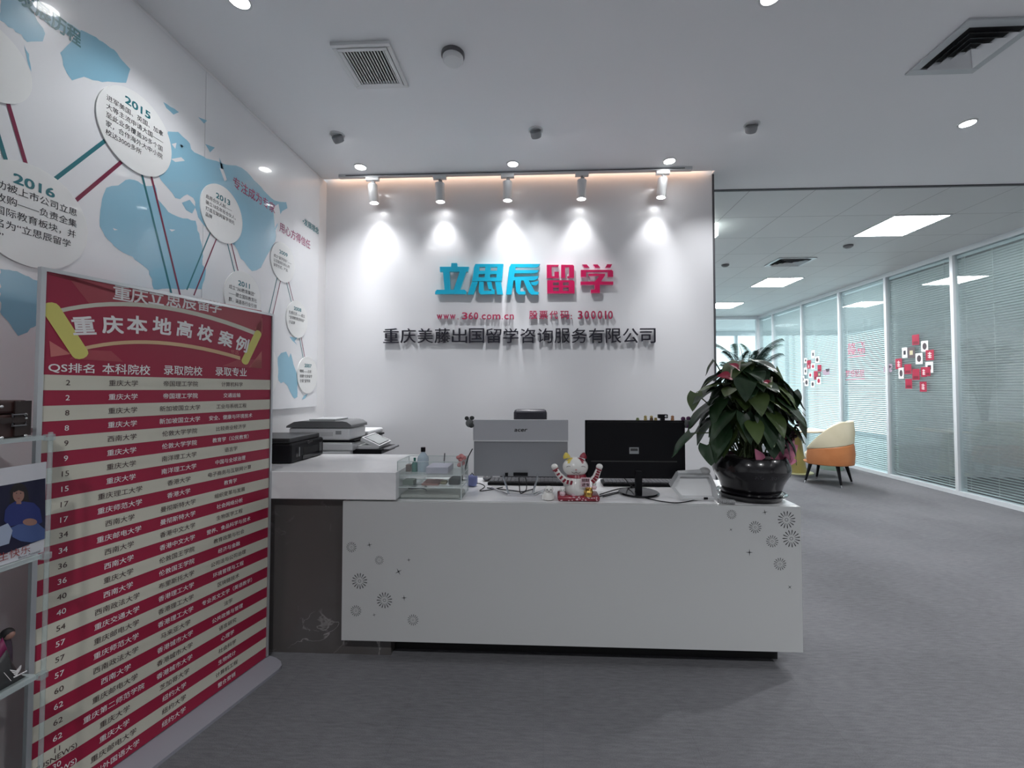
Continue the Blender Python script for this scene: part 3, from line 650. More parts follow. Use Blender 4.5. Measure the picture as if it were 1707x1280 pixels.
rows = '''2|重庆大学|帝国理工学院|计算机科学
2|重庆大学|帝国理工学院|交通运输
8|重庆大学|新加坡国立大学|工业与系统工程
8|重庆大学|新加坡国立大学|安全、健康与环境技术
9|西南大学|伦敦大学学院|比较商业经济学
9|重庆大学|伦敦大学学院|教育学（公民教育）
15|重庆大学|南洋理工大学|语言学
15|重庆大学|南洋理工大学|中国与全球治理
17|重庆理工大学|香港大学|电子商务与互联网计算
17|重庆师范大学|香港大学|教育学
34|西南大学|曼彻斯特大学|组织变革与发展
34|重庆邮电大学|曼彻斯特大学|社会网络分析
36|西南大学|香港中文大学|生物医学工程
36|西南大学|香港中文大学|营养、食品科学与技术
40|重庆大学|伦敦国王学院|教育政策与社会
40|西南大学|伦敦国王学院|经济与金融
54|西南政法大学|布里斯托大学|公司法与公司治理
57|重庆交通大学|香港理工大学|环境管理与工程
57|重庆邮电大学|香港理工大学|区块链技术
57|重庆师范大学|香港理工大学|专业英文文学（英语教学）
60|西南政法大学|马来亚大学|法学
62|西南大学|香港城市大学|公共政策与管理
62|重庆邮电大学|香港城市大学|语言研究
62|重庆第二师范学院|香港城市大学|心理学
11(USNEWS)|重庆大学|芝加哥大学|社会科学
30(USNEWS)|重庆大学|纽约大学|生物统计
30(USNEWS)|重庆邮电大学|纽约大学|计算机工程
30(USNEWS)|四川外国语大学|纽约大学|整合营销'''.split('\n')
cols = [onplane(113, 640)[0], onplane(206, 640)[0], onplane(302, 640)[0], onplane(387, 638)[0]]
e1 = .0010; e2 = .0016
def btext(body, u, v, size, m, off=.004, sx=1, rot=0, align='c'): pan.text(body, lambda a, bb, c: BP(u + a, v + bb, e2 + c), size, m, align, off=off, sx=sx, rot=rot)
for k, row in enumerate(rows):
    v1 = hb - k * rh; v0 = v1 - rh; pale = k % 2 == 0
    if pale: bq(U0, U1, v0, v1, cream, e1)
    tm = ink_brown if pale else white_ink
    for j, cell in enumerate(row.split('|')):
        sz = rh * (.50, .47, .47, .44)[j]
        if '(' in cell and j == 0:
            a, c = cell.split('('); btext(a, cols[0], v0 + rh * .56, rh * .46, tm, .008); btext('(' + c, cols[0], v0 + rh * .08, rh * .46, tm, .008)
        else: btext(cell, cols[j], v0 + rh * .33, sz, tm, .008 if j else .006)
for j, cell in enumerate(('QS排名', '本科院校', '录取院校', '录取专业')): pan.text(cell, lambda a, bb, c: BP(a, bb, e2 + c), 1, white_ink, off=.014, fit=(onplane((80, 170, 273, 359)[j], 612)[0], onplane((157, 250, 337, 411)[j], 612)[0], onplane((80, 170, 273, 359)[j], (621, 623, 624.5, 626)[j])[1], onplane((80, 170, 273, 359)[j], (603.5, 605, 608, 611)[j])[1]))
# header art
def bshape(pts, m, c): pan.poly([BP(*onplane(x, y), c) for x, y in pts], m)
bshape([(74, 455), (112, 460), (150, 508), (436, 560), (436, 518), (250, 482)], red_light, e1)
bshape([(82, 568), (118, 590), (84, 595)], red_pale, e1); bshape([(140, 583), (185, 585), (205, 603), (115, 598)], red_light, e1)
bshape([(370, 610), (400, 598), (436, 600), (436, 614)], red_light, e1); bshape([(436, 585), (415, 612), (436, 614)], red_pale, e1)
bshape([(437, 530), (424, 548), (437, 556)], red_pale, e1)
def arc(P0, P1, P2, n=14): return [((1 - t) ** 2 * P0[0] + 2 * t * (1 - t) * P1[0] + t * t * P2[0], (1 - t) ** 2 * P0[1] + 2 * t * (1 - t) * P1[1] + t * t * P2[1]) for t in [i / n for i in range(n + 1)]]
up = arc((92, 516), (245, 478), (428, 553)); lo = arc((138, 584), (255, 556), (400, 600))
bshape(up + lo[::-1], red_print, e1 + .0003)
def band(a, c, m, z):
    for i in range(len(a) - 1): bshape([a[i], a[i + 1], c[i + 1], c[i]], m, z)
band(up, [(x, y + 7) for x, y in up], cream, e1 + .0006); band(lo, [(x, y - 6) for x, y in lo], mat('tan_print', srgb(214, 180, 140), .42), e1 + .0006)
def rod(p0, p1, w):
    a, c = Vector(onplane(*p0)), Vector(onplane(*p1)); d = (c - a).normalized(); n = Vector((-d.y, d.x)); pts = []
    for cc, s_, a0 in ((c, 1, -PI / 2), (a, -1, PI / 2)):
        for i in range(7): t = a0 + PI * i / 6; pts.append(cc + d * math.cos(t) * w * s_ * (1 if s_ == 1 else -1) * .8 + n * math.sin(t) * w) if s_ == 1 else pts.append(cc + d * math.cos(t) * w * .8 + n * math.sin(t) * w)
    pan.poly([BP(p.x, p.y, e1 + .001) for p in pts], gold_print)
rod((84, 514), (133, 589), .024); rod((430, 556), (408, 602), .020)
ti = arc((118, 545), (250, 522), (400, 573), 8)
for i, ch in enumerate('重庆本地高校案例'):
    x, y, h = [(141, 543, 33), (188, 541, 31), (228, 541, 31), (269, 543, 30), (306, 548, 28), (340, 555, 27), (374, 564, 26), (401, 573, 25)][i]
    u, v = onplane(x, y + h / 2); u2, v2 = onplane(x, y - h / 2)
    rot = math.radians((9, 5, 1, -2, -5, -8, -11, -13)[i])
    pan.text(ch, lambda a, bb, c, u=u, v=v: BP(u + a, v + bb + .008, e1 + .0016 + c), (v2 - v) * 1.0, white_ink, off=.034, rot=rot)
u0, v0 = onplane(194, 497); u1, v1 = onplane(370, 516)
n = 7
for i, ch in enumerate('重庆立思辰留学'):
    x = (203, 232, 260, 289, 315, 339, 359)[i]; y = (491, 495, 498, 502, 505, 508, 511)[i]
    u, v = onplane(x, y + 10)
    btext(ch, u, v + .004, .062, white_ink, .02)
u, v = onplane(391, 590); btext('节选', u, v, .022, red_pale, .008)
pan.build('printed_panel', banner, smooth=False)
fr = MB()
fr.prism([BP(0, .02, -.012), BP(.013, .02, -.012), BP(.013, BH, -.012), BP(0, BH, -.012)], bn * .018, alu)
fr.prism([BP(BW - .010, .02, -.012), BP(BW, .02, -.012), BP(BW, BH, -.012), BP(BW - .010, BH, -.012)], bn * .018, alu)
fr.prism([BP(.013, BH - .012, -.012), BP(BW - .010, BH - .012, -.012), BP(BW - .010, BH, -.012), BP(.013, BH, -.012)], bn * .018, alu)
fr.build('banner_frame', banner, smooth=False)
pts = []; hw = .135
for i in range(9): t = -PI / 2 + PI * i / 8; pts.append((BW - .065 + .075 * math.cos(t), hw * math.sin(t)))
for i in range(9): t = PI / 2 + PI * i / 8; pts.append((.03 + .075 * math.cos(t), hw * math.sin(t)))
MB().prism([BP(u, 0, c) for u, c in pts], (0, 0, .014), mat('base_grey', (.30, .30, .34), .5)).build('base_plate', banner, bevel=.003)

# ------------------------------------------------------------------ acrylic display rack and what is on it
XR, XR0, YR1, YR0 = -1.50, -1.86, onx(76, 1000, -1.50).y, .50
lv = [onx(80, 726, XR).z, onx(80, 922, XR).z, onx(80, 1117, XR).z, onx(80, 1117, XR).z - .35]
rack = thing('acrylic_rack', 'clear acrylic display rack with glass shelves at the left edge of the photo', 'display rack', ((XR + XR0) / 2, (YR0 + YR1) / 2, 0))
for xx in (XR, XR0):
    for yy in (YR0, YR1): MB().cyl((xx, yy, 0), (xx, yy, lv[0] + .01), .0058, acrylic_post, 12).build('post', rack)
for z in lv:
    MB().box((XR0 + .007, YR0 + .007, z - .012), (XR - .007, YR1 - .007, z), acrylic_edge).box((XR0 + .02, YR0 + .02, z), (XR - .02, YR1 - .02, z + .0005), acrylic).build('shelf', rack, smooth=False)
    m = MB()
    m.box((XR - .012, YR1 - .012, z - .016), (XR + .008, YR1 + .008, z + .004), acrylic_post); m.build('shelf_clip', rack, smooth=False, bevel=.002)
# leather chest on the top shelf
z0 = lv[0] + .001; yc1 = onx(49, 700, -1.53).y; ctop = onx(25, 667, -1.53).z
chest = thing('leather_chest', 'small dark brown leather chest with buckle and steel studs on the top shelf', 'chest', (-1.63, .98, z0))
MB().box((-1.78, .72, z0), (-1.53, yc1, lerp(z0, ctop, .62)), brown_leather).build('chest_body', chest, smooth=False, bevel=.004)
MB().box((-1.78, .72, lerp(z0, ctop, .64)), (-1.53, yc1, ctop), brown_leather).build('chest_lid', chest, smooth=False, bevel=.008)
for y in (yc1 - .028, .76): MB().box((-1.5295, y - .012, z0 + .004), (-1.524, y + .028, ctop - .002), mat('dark_strap', (.018, .008, .007), .5)).build('edge_strap', chest, smooth=False)
yb = onx(28, 700, -1.53).y; zb = onx(28, 700, -1.53).z
m = MB(); m.tube([(-1.522, yb - .016, zb - .016), (-1.522, yb + .016, zb - .016), (-1.522, yb + .016, zb + .016), (-1.522, yb - .016, zb + .016)], .003, mid_grey, 6, True); m.box((-1.527, yb - .05, zb - .008), (-1.521, yb + .02, zb + .008), mat('dark_strap', (.018, .008, .007), .5)); m.build('buckle', chest)
m = MB()
for px, py in ((43, 691), (43, 697), (43, 726), (3, 678), (3, 730)):
    p = onx(px, py, -1.523); m.ball(p, (.003, .0045, .0045), brass, 8, 6)
m.build('stud', chest)
# brochure board with a seated woman in a blue sweater
XB = XR - .022
br_ = thing('brochure_board', 'white edged photo brochure of a seated woman in blue on the second shelf', 'brochure', (XB, 1.1, lv[1] + .001))
pg = MB()
def xb(x, y, c=0): p = onx(x, y, XB); return Vector((XB + c, p.y, p.z))
def bp_(pts, m, c): pg.poly([xb(x, y, c) for x, y in pts], m)
yA, yB = .80, onx(75.5, 840, XB).y; zA, zB = lv[1] + .0015, onx(75, 770, XB).z
pg.box((XB - .004, yA, zA), (XB, yB, zB), mat('brochure_white', (.62, .62, .66), .35))
navy = mat('navy_print', (.008, .008, .035), .35)
bp_([(-6, 811), (75.5, 797), (75.5, 897), (-6, 928)], navy, .0004)
hair = mat('print_hair', (.012, .009, .011), .5); skin = mat('print_skin', srgb(150, 112, 100), .5); knit = mat('print_blue_knit', (.018, .030, .16), .5); jean = mat('print_jeans', (.06, .10, .26), .5); bagp = mat('print_white_bag', (.36, .42, .55), .5)
ell = lambda cx, cy, rx, ry, n=18: [(cx + rx * math.cos(2 * PI * i / n), cy + ry * math.sin(2 * PI * i / n)) for i in range(n)]
bp_(ell(31, 822, 15, 17), hair, .0008); bp_([(18, 820), (46, 820), (50, 845), (14, 848)], hair, .0009)
bp_([(14, 842), (24, 836), (40, 836), (56, 838), (66, 848), (70, 870), (60, 876), (46, 872), (30, 874), (14, 878), (6, 868), (8, 850)], knit, .0012)
bp_(ell(30, 825, 9.5, 12), skin, .0016); bp_([(27, 834), (34, 834), (35, 840), (26, 840)], skin, .0015)
bp_([(21, 816), (30, 811), (40, 816), (39, 820), (30, 817), (22, 821)], hair, .0019)
bp_(ell(26.5, 822, 1.2, .8, 8), hair, .0020); bp_(ell(33.5, 822, 1.2, .8, 8), hair, .0020); bp_([(27, 830), (33, 830), (30, 832)], mat('print_lips', srgb(130, 70, 70), .5), .0020)
bp_([(16, 880), (30, 874), (48, 872), (62, 872), (74, 882), (74, 898), (52, 904), (34, 902), (20, 895)], jean, .0014)
bp_(ell(49, 870, 12, 6), skin, .0018); bp_([(-6, 880), (12, 872), (20, 884), (14, 906), (-6, 912)], bagp, .0018)
tA, tB = xb(-4, 922, .002), xb(50, 905, .002); pg.text('生快乐', lambda a, bb, c: Vector((tA.x, a, bb)), 1, mat('print_red_text', srgb(150, 60, 60), .5), fit=(tA.y, tB.y, zA + .012, zA + .036))
pg.text('Bloom Potential', lambda a, bb, c: Vector((tA.x, a, bb)), 1, ink, fit=(xb(30, 922).y, xb(66, 912).y, zA + .003, zA + .010))
pg.build('photo_page', br_, smooth=False)
# dark books, pennant and doll on the third shelf
def bookblock(name, label, cat, lo, hi, cover, rz=0):
    c = (Vector(lo) + Vector(hi)) / 2; r = thing(name, label, cat, (c.x, c.y, lo[2]))
    MB().box(lo, hi, cover).build('cover', r, smooth=False, bevel=.002)
    MB().box((lo[0] + .003, lo[1] + .004, hi[2] - .004), (hi[0] - .003, hi[1] - .004, hi[2] + .001), white_plastic).build('page_block', r, smooth=False)
zt = onx(12, 975, XR - .10).z
bookblock('dark_folder', 'black upright folder at the left edge behind the doll on the third shelf', 'folder', (-1.70, .92, lv[2] + .001), (-1.60, 1.05, zt), black)
pen = thing('curved_pennant', 'black and magenta curved card with white wing emblem on the third shelf', 'card', (XR - .03, 1.1, lv[2] + .001))
m = MB(); rows_ = 10; charc = mat('charcoal_card', (.03, .03, .032), .5); mage = mat('magenta_edge', srgb(110, 20, 70), .5)
zl = lv[2] + .002; yr_ = YR1 - .02
yk, yl0 = onx(22, 1080, XR - .03).y, onx(-6, 1100, XR - .03).y
zpk, zl0_ = onx(22, 1060, XR - .03).z - zl, onx(-2, 1106, XR - .03).z - zl
def card(s_, t_):   # s along shelf 0..1 (left..right), t height 0..1
    y = lerp(yl0 - .12, yr_, s_ ** .6)
    if y < yk: top = lerp(zpk, zl0_, min(1.0, (yk - y) / (yk - yl0)))
    else: top = zpk * max(.015, 1 - ((y - yk) / (yr_ - yk)) ** .75)
    return Vector((XR - .03 - .03 * t_ * t_, y, zl + top * t_))
vs = []; n1, n2 = 24, 8
for i in range(n1 + 1):
    for j in range(n2 + 1): vs.append(card(i / n1, j / n2))
fs = [(i * (n2 + 1) + j, (i + 1) * (n2 + 1) + j, (i + 1) * (n2 + 1) + j + 1, i * (n2 + 1) + j + 1) for i in range(n1) for j in range(n2)]
f1 = [f for k, f in enumerate(fs) if k % n2 < n2 - 2]; f2 = [f for k, f in enumerate(fs) if k % n2 >= n2 - 2]
m.add(vs, f1, charc); m.add(vs, f2, mage)
o = m.build('card_sheet', pen); sm = o.modifiers.new('solid', 'SOLIDIFY'); sm.thickness = .003; sm.offset = -1
em = MB()
def ex(x, y): p = onx(x, y, XR - .026); return Vector((p.x, p.y, p.z))
for k in range(3): em.poly([ex(16 + k * 3, 1116 + k * 3.2), ex(27, 1117.5 + k * 3.2), ex(35, 1108 + k * 3.4), ex(35.6 - k, 1110.5 + k * 3.4), ex(27.5, 1120 + k * 3.0), ex(18 + k * 3, 1118.4 + k * 3.2)], white_ink)
em.poly([ex(22, 1128), ex(45, 1117), ex(45, 1119), ex(23, 1130)], white_ink); em.poly([ex(6, 1121), ex(7, 1120.5), ex(19, 1134.5), ex(18, 1135)], white_ink)
em.build('wing_emblem', pen, smooth=False)
dl_ = thing('tiny_doll', 'tiny dark haired doll standing behind the curved black card', 'doll', (XR - .115, onx(12, 1070, XR - .12).y, lv[2] + .001))
p = onx(12, 1056, XR - .115); MB().ball(p, .016, hair, 14, 10).build('hair', dl_); MB().ball(p + Vector((.006, .0, -.004)), .013, skin, 12, 8).build('face', dl_)
MB().lathe([(.013, 0), (.012, .06), (.010, p.z - lv[2] - .03), (.006, p.z - lv[2] - .012)], (p.x, p.y, lv[2] + .001), mat('doll_dress', (.05, .03, .05), .6), 14).build('dress', dl_)
bookblock('navy_book', 'dark blue book at the left edge on the lowest shelf', 'book', (-1.72, .90, lv[3] + .001), (-1.58, 1.02, onx(5, 1168, -1.6).z), navy)
o = MB().box((0, 0, 0), (.004, .27, onx(20, 1225, XR - .02).z - lv[3] - .002), mat('magenta_leaflet', srgb(84, 16, 52), .5)).build('magenta_leaflet', smooth=False)
o.location = (XR - .025, .86, lv[3] + .001); tag(o, 'plain magenta leaflet standing upright on the lowest shelf', 'leaflet')

# ------------------------------------------------------------------ counter and desk
CT = 1.40 - (1.40 - ony(600, 787, 2.20).z); CBm = ony(600, 833, 2.20).z
cy0, cy1 = 2.20, onz(600, 757, CT).y; cxr = ony(660, 800, 2.20).x
counter = thing('high_counter', 'high white stone counter on a dark marble base at the left of the desk', 'counter', (-1.32, 2.5, 0))
MB().box((XL + .001, cy0, CBm), (cxr, cy1, CT), white_stone).build('counter_top', counter, smooth=False, bevel=.003)
MB().box((XL + .001, 2.262, 0), (-.80, 2.80, CBm), marble).build('marble_base', counter, smooth=False)
DT = .8175; dx0, dx1 = ony(571, 900, 2.20).x, ony(1335.5, 900, 2.20).x; pb0 = ony(570, 1067, 2.20).z
desk = thing('reception_desk', 'long white reception desk with a cut-out firework pattern on its front', 'desk', ((dx0 + dx1) / 2, 2.5, 0))
fp = MB().box((dx0, 2.200, pb0), (dx1, 2.232, DT - .001), white_lam)
cut = mat('cut_out_dark', (.010, .010, .011), .7)
def FP(px, py): p = ony(px, py, 2.1994); return Vector((p.x, 2.1994, p.z))
def burst(px, py, r, n=15):
    c = FP(px, py); R_ = r * 2.2 / F_PX
    for k in range(n):
        a = 2 * PI * k / n + .2; d = Vector((math.cos(a), 0, math.sin(a))); w = Vector((-math.sin(a), 0, math.cos(a)))
        fp.poly([c + d * R_ * .42 + w * R_ * .02, c + d * R_ * .42 - w * R_ * .02, c + d * R_ * .9 - w * R_ * .055, c + d * R_ - w * R_ * .02, c + d * R_ + w * R_ * .02, c + d * R_ * .9 + w * R_ * .055], cut)
    for k in range(16):
        a, b2 = 2 * PI * k / 16, 2 * PI * (k + 1) / 16
        q = lambda t, rr: c + Vector((math.cos(t), 0, math.sin(t))) * R_ * rr
        fp.poly([q(a, .15), q(b2, .15), q(b2, .19), q(a, .19)], cut)
def spark(px, py, r, a0=.15):
    c = FP(px, py); R_ = r * 2.2 / F_PX
    pts = []
    for k in range(8):
        a = a0 + k * PI / 4; rr = R_ * (1 if k % 2 == 0 else .16); pts.append(c + Vector((math.cos(a), 0, math.sin(a))) * rr)
    fp.poly(pts, cut)
k1 = 4.2675
for x, y, r in ((110, 307, 38), (308, 400, 32), (168, 548, 57), (345, 685, 57), (142, 760, 40), (548, 825, 40)): burst(560 + x / k1, 840 + y / k1, r / k1)
for x, y, r, a in ((238, 291, 22, .2), (445, 481, 28, .5), (485, 668, 22, .1), (272, 789, 15, .2), (518, 398, 17, .1)): spark(560 + x / k1, 840 + y / k1, r / k1, a)
for x, y, r in ((937, 117, 33), (1105, 208, 43), (1328, 155, 60), (1362, 289, 60), (1226, 308, 42), (1281, 470, 43)): burst(1000 + x / k1, 830 + y / k1, r / k1)
for x, y, r, a in ((1174, 101, 20, .2), (932, 225, 14, .6), (1064, 387, 26, .0), (1351, 634, 18, .7)): spark(1000 + x / k1, 830 + y / k1, r / k1, a)
fp.build('front_panel', desk, smooth=False)
MB().box((-.795, 2.232, DT - .028), (dx1, 2.815, DT), white_stone).box((dx0 + .002, 2.2321, DT - .028), (-.796, 2.261, DT), white_stone).build('desktop', desk, smooth=False)
MB().box((dx1 - .03, 2.232, pb0), (dx1, 2.815, DT - .028), white_lam).build('side_panel', desk, smooth=False)
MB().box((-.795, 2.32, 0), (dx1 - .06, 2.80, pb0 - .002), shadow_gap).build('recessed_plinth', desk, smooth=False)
MB().box((-.795, 2.75, pb0), (dx1 - .032, 2.80, DT - .03), white_lam).build('back_panel', desk, smooth=False)

# ------------------------------------------------------------------ printer on the counter
p = onz(484.5, 773.5, CT); px1 = p.x; py0 = p.y; py1 = onz(538, 757, CT).y - .004; pz1 = ony(484, 731, py0).z
printer = thing('inkjet_printer', 'black inkjet printer on the high counter next to the banner', 'printer', (px1 - .19, (py0 + py1) / 2, CT + .0005))
zz = CT + .001
body = MB().box((px1 - .40, py0, zz), (px1, py1, pz1 - .030), black).build('printer_body', printer, smooth=False, bevel=.012)
MB().box((px1 - .40, py0 + .004, pz1 - .029), (px1 - .012, py1 - .03, pz1), mat('printer_lid', (.02, .02, .022), .3)).build('scanner_lid', printer, smooth=False, bevel=.006)
MB().box((px1 - .02, py0 + .13, zz + .035), (px1 + .0015, py1 - .07, zz + .075), shadow_gap).build('paper_slot', printer, smooth=False)
MB().box((px1 + .0005, py0 + .12, zz + .006), (px1 + .004, py1 - .06, zz + .03), black_gloss).build('output_flap', printer, smooth=False)
MB().box((px1, py0 + .05, zz + .03), (px1 + .002, py0 + .075, zz + .085), black_gloss).box((px1, py0 + .083, zz + .03), (px1 + .002, py0 + .09, zz + .085), grey_plastic).build('ink_window', printer, smooth=False)
MB().box((px1, py1 - .05, zz + .03), (px1 + .002, py1 - .046, zz + .085), grey_plastic).box((px1, py1 - .034, zz + .03), (px1 + .002, py1 - .03, zz + .085), grey_plastic).build('ink_gauge', printer, smooth=False)
MB().text('Canon', lambda a, bb, c: Vector((px1 + .0008, (py0 + py1) / 2 + .02 + a, zz + .095 + bb)), .022, white_ink, off=.02).build('brand_text', printer, smooth=False)
c = onz(462, 722, pz1); 
orn = thing('desk_ornament', 'rounded black two-lobed ornament on a flat round base on top of the printer', 'ornament', (c.x, c.y + .02, pz1))
oc = Vector((c.x - .01, py0 + .09, pz1))
orn.location = oc
MB().lathe([(.075, .001), (.080, .008), (.07, .014), (.001, .016)], oc, black, 32).build('round_base', orn)
MB().ball(oc + Vector((-.012, 0, .045)), (.026, .026, .034), black, 16, 12, Matrix.Rotation(.35, 3, 'Y')).build('left_lobe', orn)
MB().ball(oc + Vector((.022, .004, .042)), (.015, .022, .030), black, 16, 12, Matrix.Rotation(.35, 3, 'Y')).build('right_lobe', orn)

# ------------------------------------------------------------------ office copier behind the counter
Y0, Y1 = 2.93, 3.50; cl, crr = ony(478, 735, Y0).x, ony(583, 735, Y0).x
Z = lambda y: ony(530, y, Y0).z
cop = thing('office_copier', 'white office copier with grey lid standing behind the high counter', 'copier', ((cl + crr) / 2, (Y0 + Y1) / 2, 0))
MB().box((cl + .02, Y0, .06), (crr, Y1, Z(752)), white_plastic).box((cl + .05, Y0 + .03, 0), (crr - .03, Y1 - .03, .06), mid_grey).build('cabinet', cop, smooth=False, bevel=.012)
MB().box((cl + .02, Y0, Z(752) + .001), (crr + .02, Y1, Z(737.5)), white_plastic).build('paper_unit', cop, smooth=False, bevel=.012)
MB().box((cl + .02, Y0 + .01, Z(737)), (crr + .03, Y1, Z(734)), black).build('output_gap', cop, smooth=False)
MB().box((cl + .012, Y0, Z(733.5)), (crr, Y0 + .27, Z(713.5)), white_plastic).box((cl + .012, Y0 + .27, Z(733.5)), (crr + .02, Y1, Z(724)), white_plastic).build('scanner_body', cop, smooth=False, bevel=.012)
m = MB(); zl0, zl1 = Z(713), Z(702)
prof = [(cl - .004, zl0), (cl - .002, zl0 + .012), (cl + .05, zl1 - .006), (cl + .10, zl1), (crr - .05, zl1), (crr - .02, zl1 - .006), (crr + .01, zl0 + .02), (crr + .012, zl0)]
m.prism([(x, Y0 - .004, z) for x, z in prof], (0, .27, 0), mat('copier_lid', (.15, .155, .16), .4)); m.build('lid', cop, bevel=.004)
MB().box((cl + .14, Y0 + .03, zl1 + .0005), (crr - .12, Y0 + .23, zl1 + .014), mat('copier_tray', (.42, .43, .44), .4)).build('feeder_tray', cop, smooth=False, bevel=.004)
MB().box((crr - .10, Y0 - .002, Z(724)), (crr - .06, Y0, Z(718)), grey_plastic).box((cl + .02, Y0 - .002, Z(727)), (crr - .12, Y0, Z(720)), mat('panel_line', (.58, .59, .60), .4)).build('side_label', cop, smooth=False)
pa, pb, pc, pd = ony(603, 728.5, 3.0), ony(633, 743, 3.0), ony(652, 734, 3.27), ony(625, 721, 3.27)
nn = (pb - pa).cross(pd - pa).normalized(); nn = nn if nn.z > 0 else -nn
tp = MB().prism([pa, pb, pc, pd], -nn * .025, white_plastic).build('touch_panel', cop, smooth=False, bevel=.003)
ce = (pa + pb + pc + pd) / 4
MB().poly([ce + (q - ce) * .88 + nn * .001 for q in (pa, pb, pc, pd)], black).poly([ce + (q - ce) * .78 + nn * .0016 for q in (pa, pb, pc, pd)], mat('screen_grey', (.36, .38, .38), .2)).build('touch_screen', tp, smooth=False)
MB().box((crr, 3.0, Z(752)), (pb.x - .02, 3.24, Z(744)), white_plastic).box((crr, 2.98, Z(758)), (pb.x + .02, 3.26, Z(750)), black).build('panel_arm', cop, smooth=False, bevel=.003)
tq = ony(645, 747, 3.1); MB().box((tq.x - .05, 3.02, tq.z - .006), (tq.x + .045, 3.24, tq.z + .008), mid_grey).build('key_tray', cop, smooth=False, bevel=.005)

# ------------------------------------------------------------------ computers on the desk
def all_in_one():
    Y = 2.47; A, B = ony(789, 793, Y), ony(947, 700, Y); x0, x1, z0, z1 = A.x, B.x, A.z, B.z
    r = thing('all_in_one_computer', 'silver all-in-one computer seen from behind on a chrome stand, left of the lucky cat', 'computer', ((x0 + x1) / 2, Y, DT))
    zl = ony(860, 733.5, Y).z
    MB().box((x0, Y + .012, z0), (x1, Y + .032, z1), white_plastic).build('screen_bezel', r, smooth=False, bevel=.003)
    m = MB().box((x0, Y - .012, zl), (x1, Y + .012, z1), silver); m.text('acer', lambda a, bb, c: Vector((ony(868, 716, Y).x + a, Y - .0126, ony(868, 719, Y).z + bb)), .034, mat('logo_grey', (.10, .10, .11), .4), off=.012, sx=1.25, shear=.2)
    m.build('upper_back', r, smooth=False)
    MB().box((x0 + .004, Y - .002, z0), (x1 - .004, Y + .012, zl), silver_dark).build('lower_back', r, smooth=False)
    MB().box((x0, Y - .016, zl - .006), (x1, Y - .002, zl), white_plastic).build('ledge', r, smooth=False)
    zq = ony(868, 797, Y).z
    m = MB(); xx = lambda p: ony(p, 795, Y).x
    m.box((xx(856), Y - .012, z0 + .004), (xx(880), Y - .003, z0 + .022), black).box((xx(842), Y - .010, z0 + .002), (xx(847), Y - .003, z0 + .02), black); m.build('port_strip', r, smooth=False)
    P = lambda x, y, yy: ony(x, y, yy)
    z = DT + .006; f1, f2 = onz(847, 825, z), onz(889, 825, z); l1, l2 = onz(820, 813, z), onz(916, 813, z)
    m = MB()
    m.tube([l1, f1, f2, l2], .006, chrome, 10)
    t1, t2 = P(838, 790, Y - .005), P(897, 790, Y - .005)
    m.tube([t1, f1 + Vector((.004, .0, .004))], .006, chrome, 10).tube([t2, f2 + Vector((-.004, 0, .004))], .006, chrome, 10)
    m.build('stand', r)
    return x0, x1, z0, z1
ax0, ax1, az0, az1 = all_in_one()
def monitor():
    Y = 2.44; A, B = ony(976, 797, Y), ony(1142, 701, Y); x0, x1, z0, z1 = A.x, B.x, A.z, B.z
    r = thing('black_monitor', 'black monitor seen from behind on a round foot, between lucky cat and plant', 'monitor', ((x0 + x1) / 2, Y, DT))
    MB().box((x0, Y, z0), (x1, Y + .03, z1), black).build('screen_bezel', r, smooth=False, bevel=.004)
    MB().box((x0 + .012, Y - .012, z0 + .01), (x1 - .012, Y + .002, z1 - .008), black).box((x0 + .03, Y - .014, ony(1000, 769, Y).z), (x1 - .05, Y - .011, ony(1000, 767, Y).z), mat('vent_line', (.03, .03, .03), .5)).build('back_cover', r, smooth=False, bevel=.006)
    c = ony(1057, 751, Y - .0125); MB().box((c.x - .026, Y - .0135, c.z - .018), (c.x + .026, Y - .0125, c.z + .018), mat('label_grey', (.35, .36, .37), .4)).box((c.x - .02, Y - .0140, c.z - .002), (c.x + .02, Y - .0134, c.z + .012), mat('label_dark', (.05, .05, .05), .4)).build('rating_label', r, smooth=False)
    b = onz(1066, 824, DT); nx = ony(1061, 810, b.y).x
    MB().box((b.x - .02, b.y + .006, DT + .012), (b.x + .018, b.y + .03, z0 + .05), black).build('neck', r, smooth=False, bevel=.004)
    MB().lathe([(.108, .001), (.112, .006), (.105, .012), (.001, .016)], (b.x, b.y + .02, DT), black_gloss, 40).build('round_foot', r)
    return x0, x1, z0, z1, Y
mx0, mx1, mz0, mz1, MY = monitor()
def keyboard(xa, xb, y, label):
    r = thing('keyboard', label, 'keyboard', ((xa + xb) / 2, y, DT), 'keyboards on the reception desk')
    MB().box((xa, y - .065, DT + .0005), (xb, y + .065, DT + .018), black).build('key_base', r, smooth=False, bevel=.004)
    m = MB()
    for j in range(5):
        for i in range(18):
            x = lerp(xa + .012, xb - .012, i / 18); w = (xb - xa - .024) / 18
            m.box((x + .001, y - .058 + j * .0235, DT + .018), (x + w - .002, y - .058 + j * .0235 + .020, DT + .026), mid_grey)
    m.build('keys', r, smooth=False)
kx = lambda p, y: onz(p, 805, DT).x * y / onz(p, 805, DT).y
keyboard(kx(815, 2.66), kx(945, 2.66), 2.66, 'black keyboard lying behind the silver all-in-one computer')
keyboard(kx(1003, 2.66), kx(1128, 2.66), 2.66, 'black keyboard lying behind the black monitor')
c = onz(812, 797, DT + .02)
ms = thing('computer_mouse', 'silver and black computer mouse left of the keyboard', 'mouse', (c.x, 2.74, DT))
MB().ball((c.x, 2.74, DT + .016), (.032, .052, .018), mid_grey, 18, 12).build('mouse_shell', ms); MB().box((c.x - .003, 2.70, DT + .028), (c.x + .003, 2.72, DT + .036), chrome).build('scroll_wheel', ms, smooth=False)
c = onz(788, 812, DT)
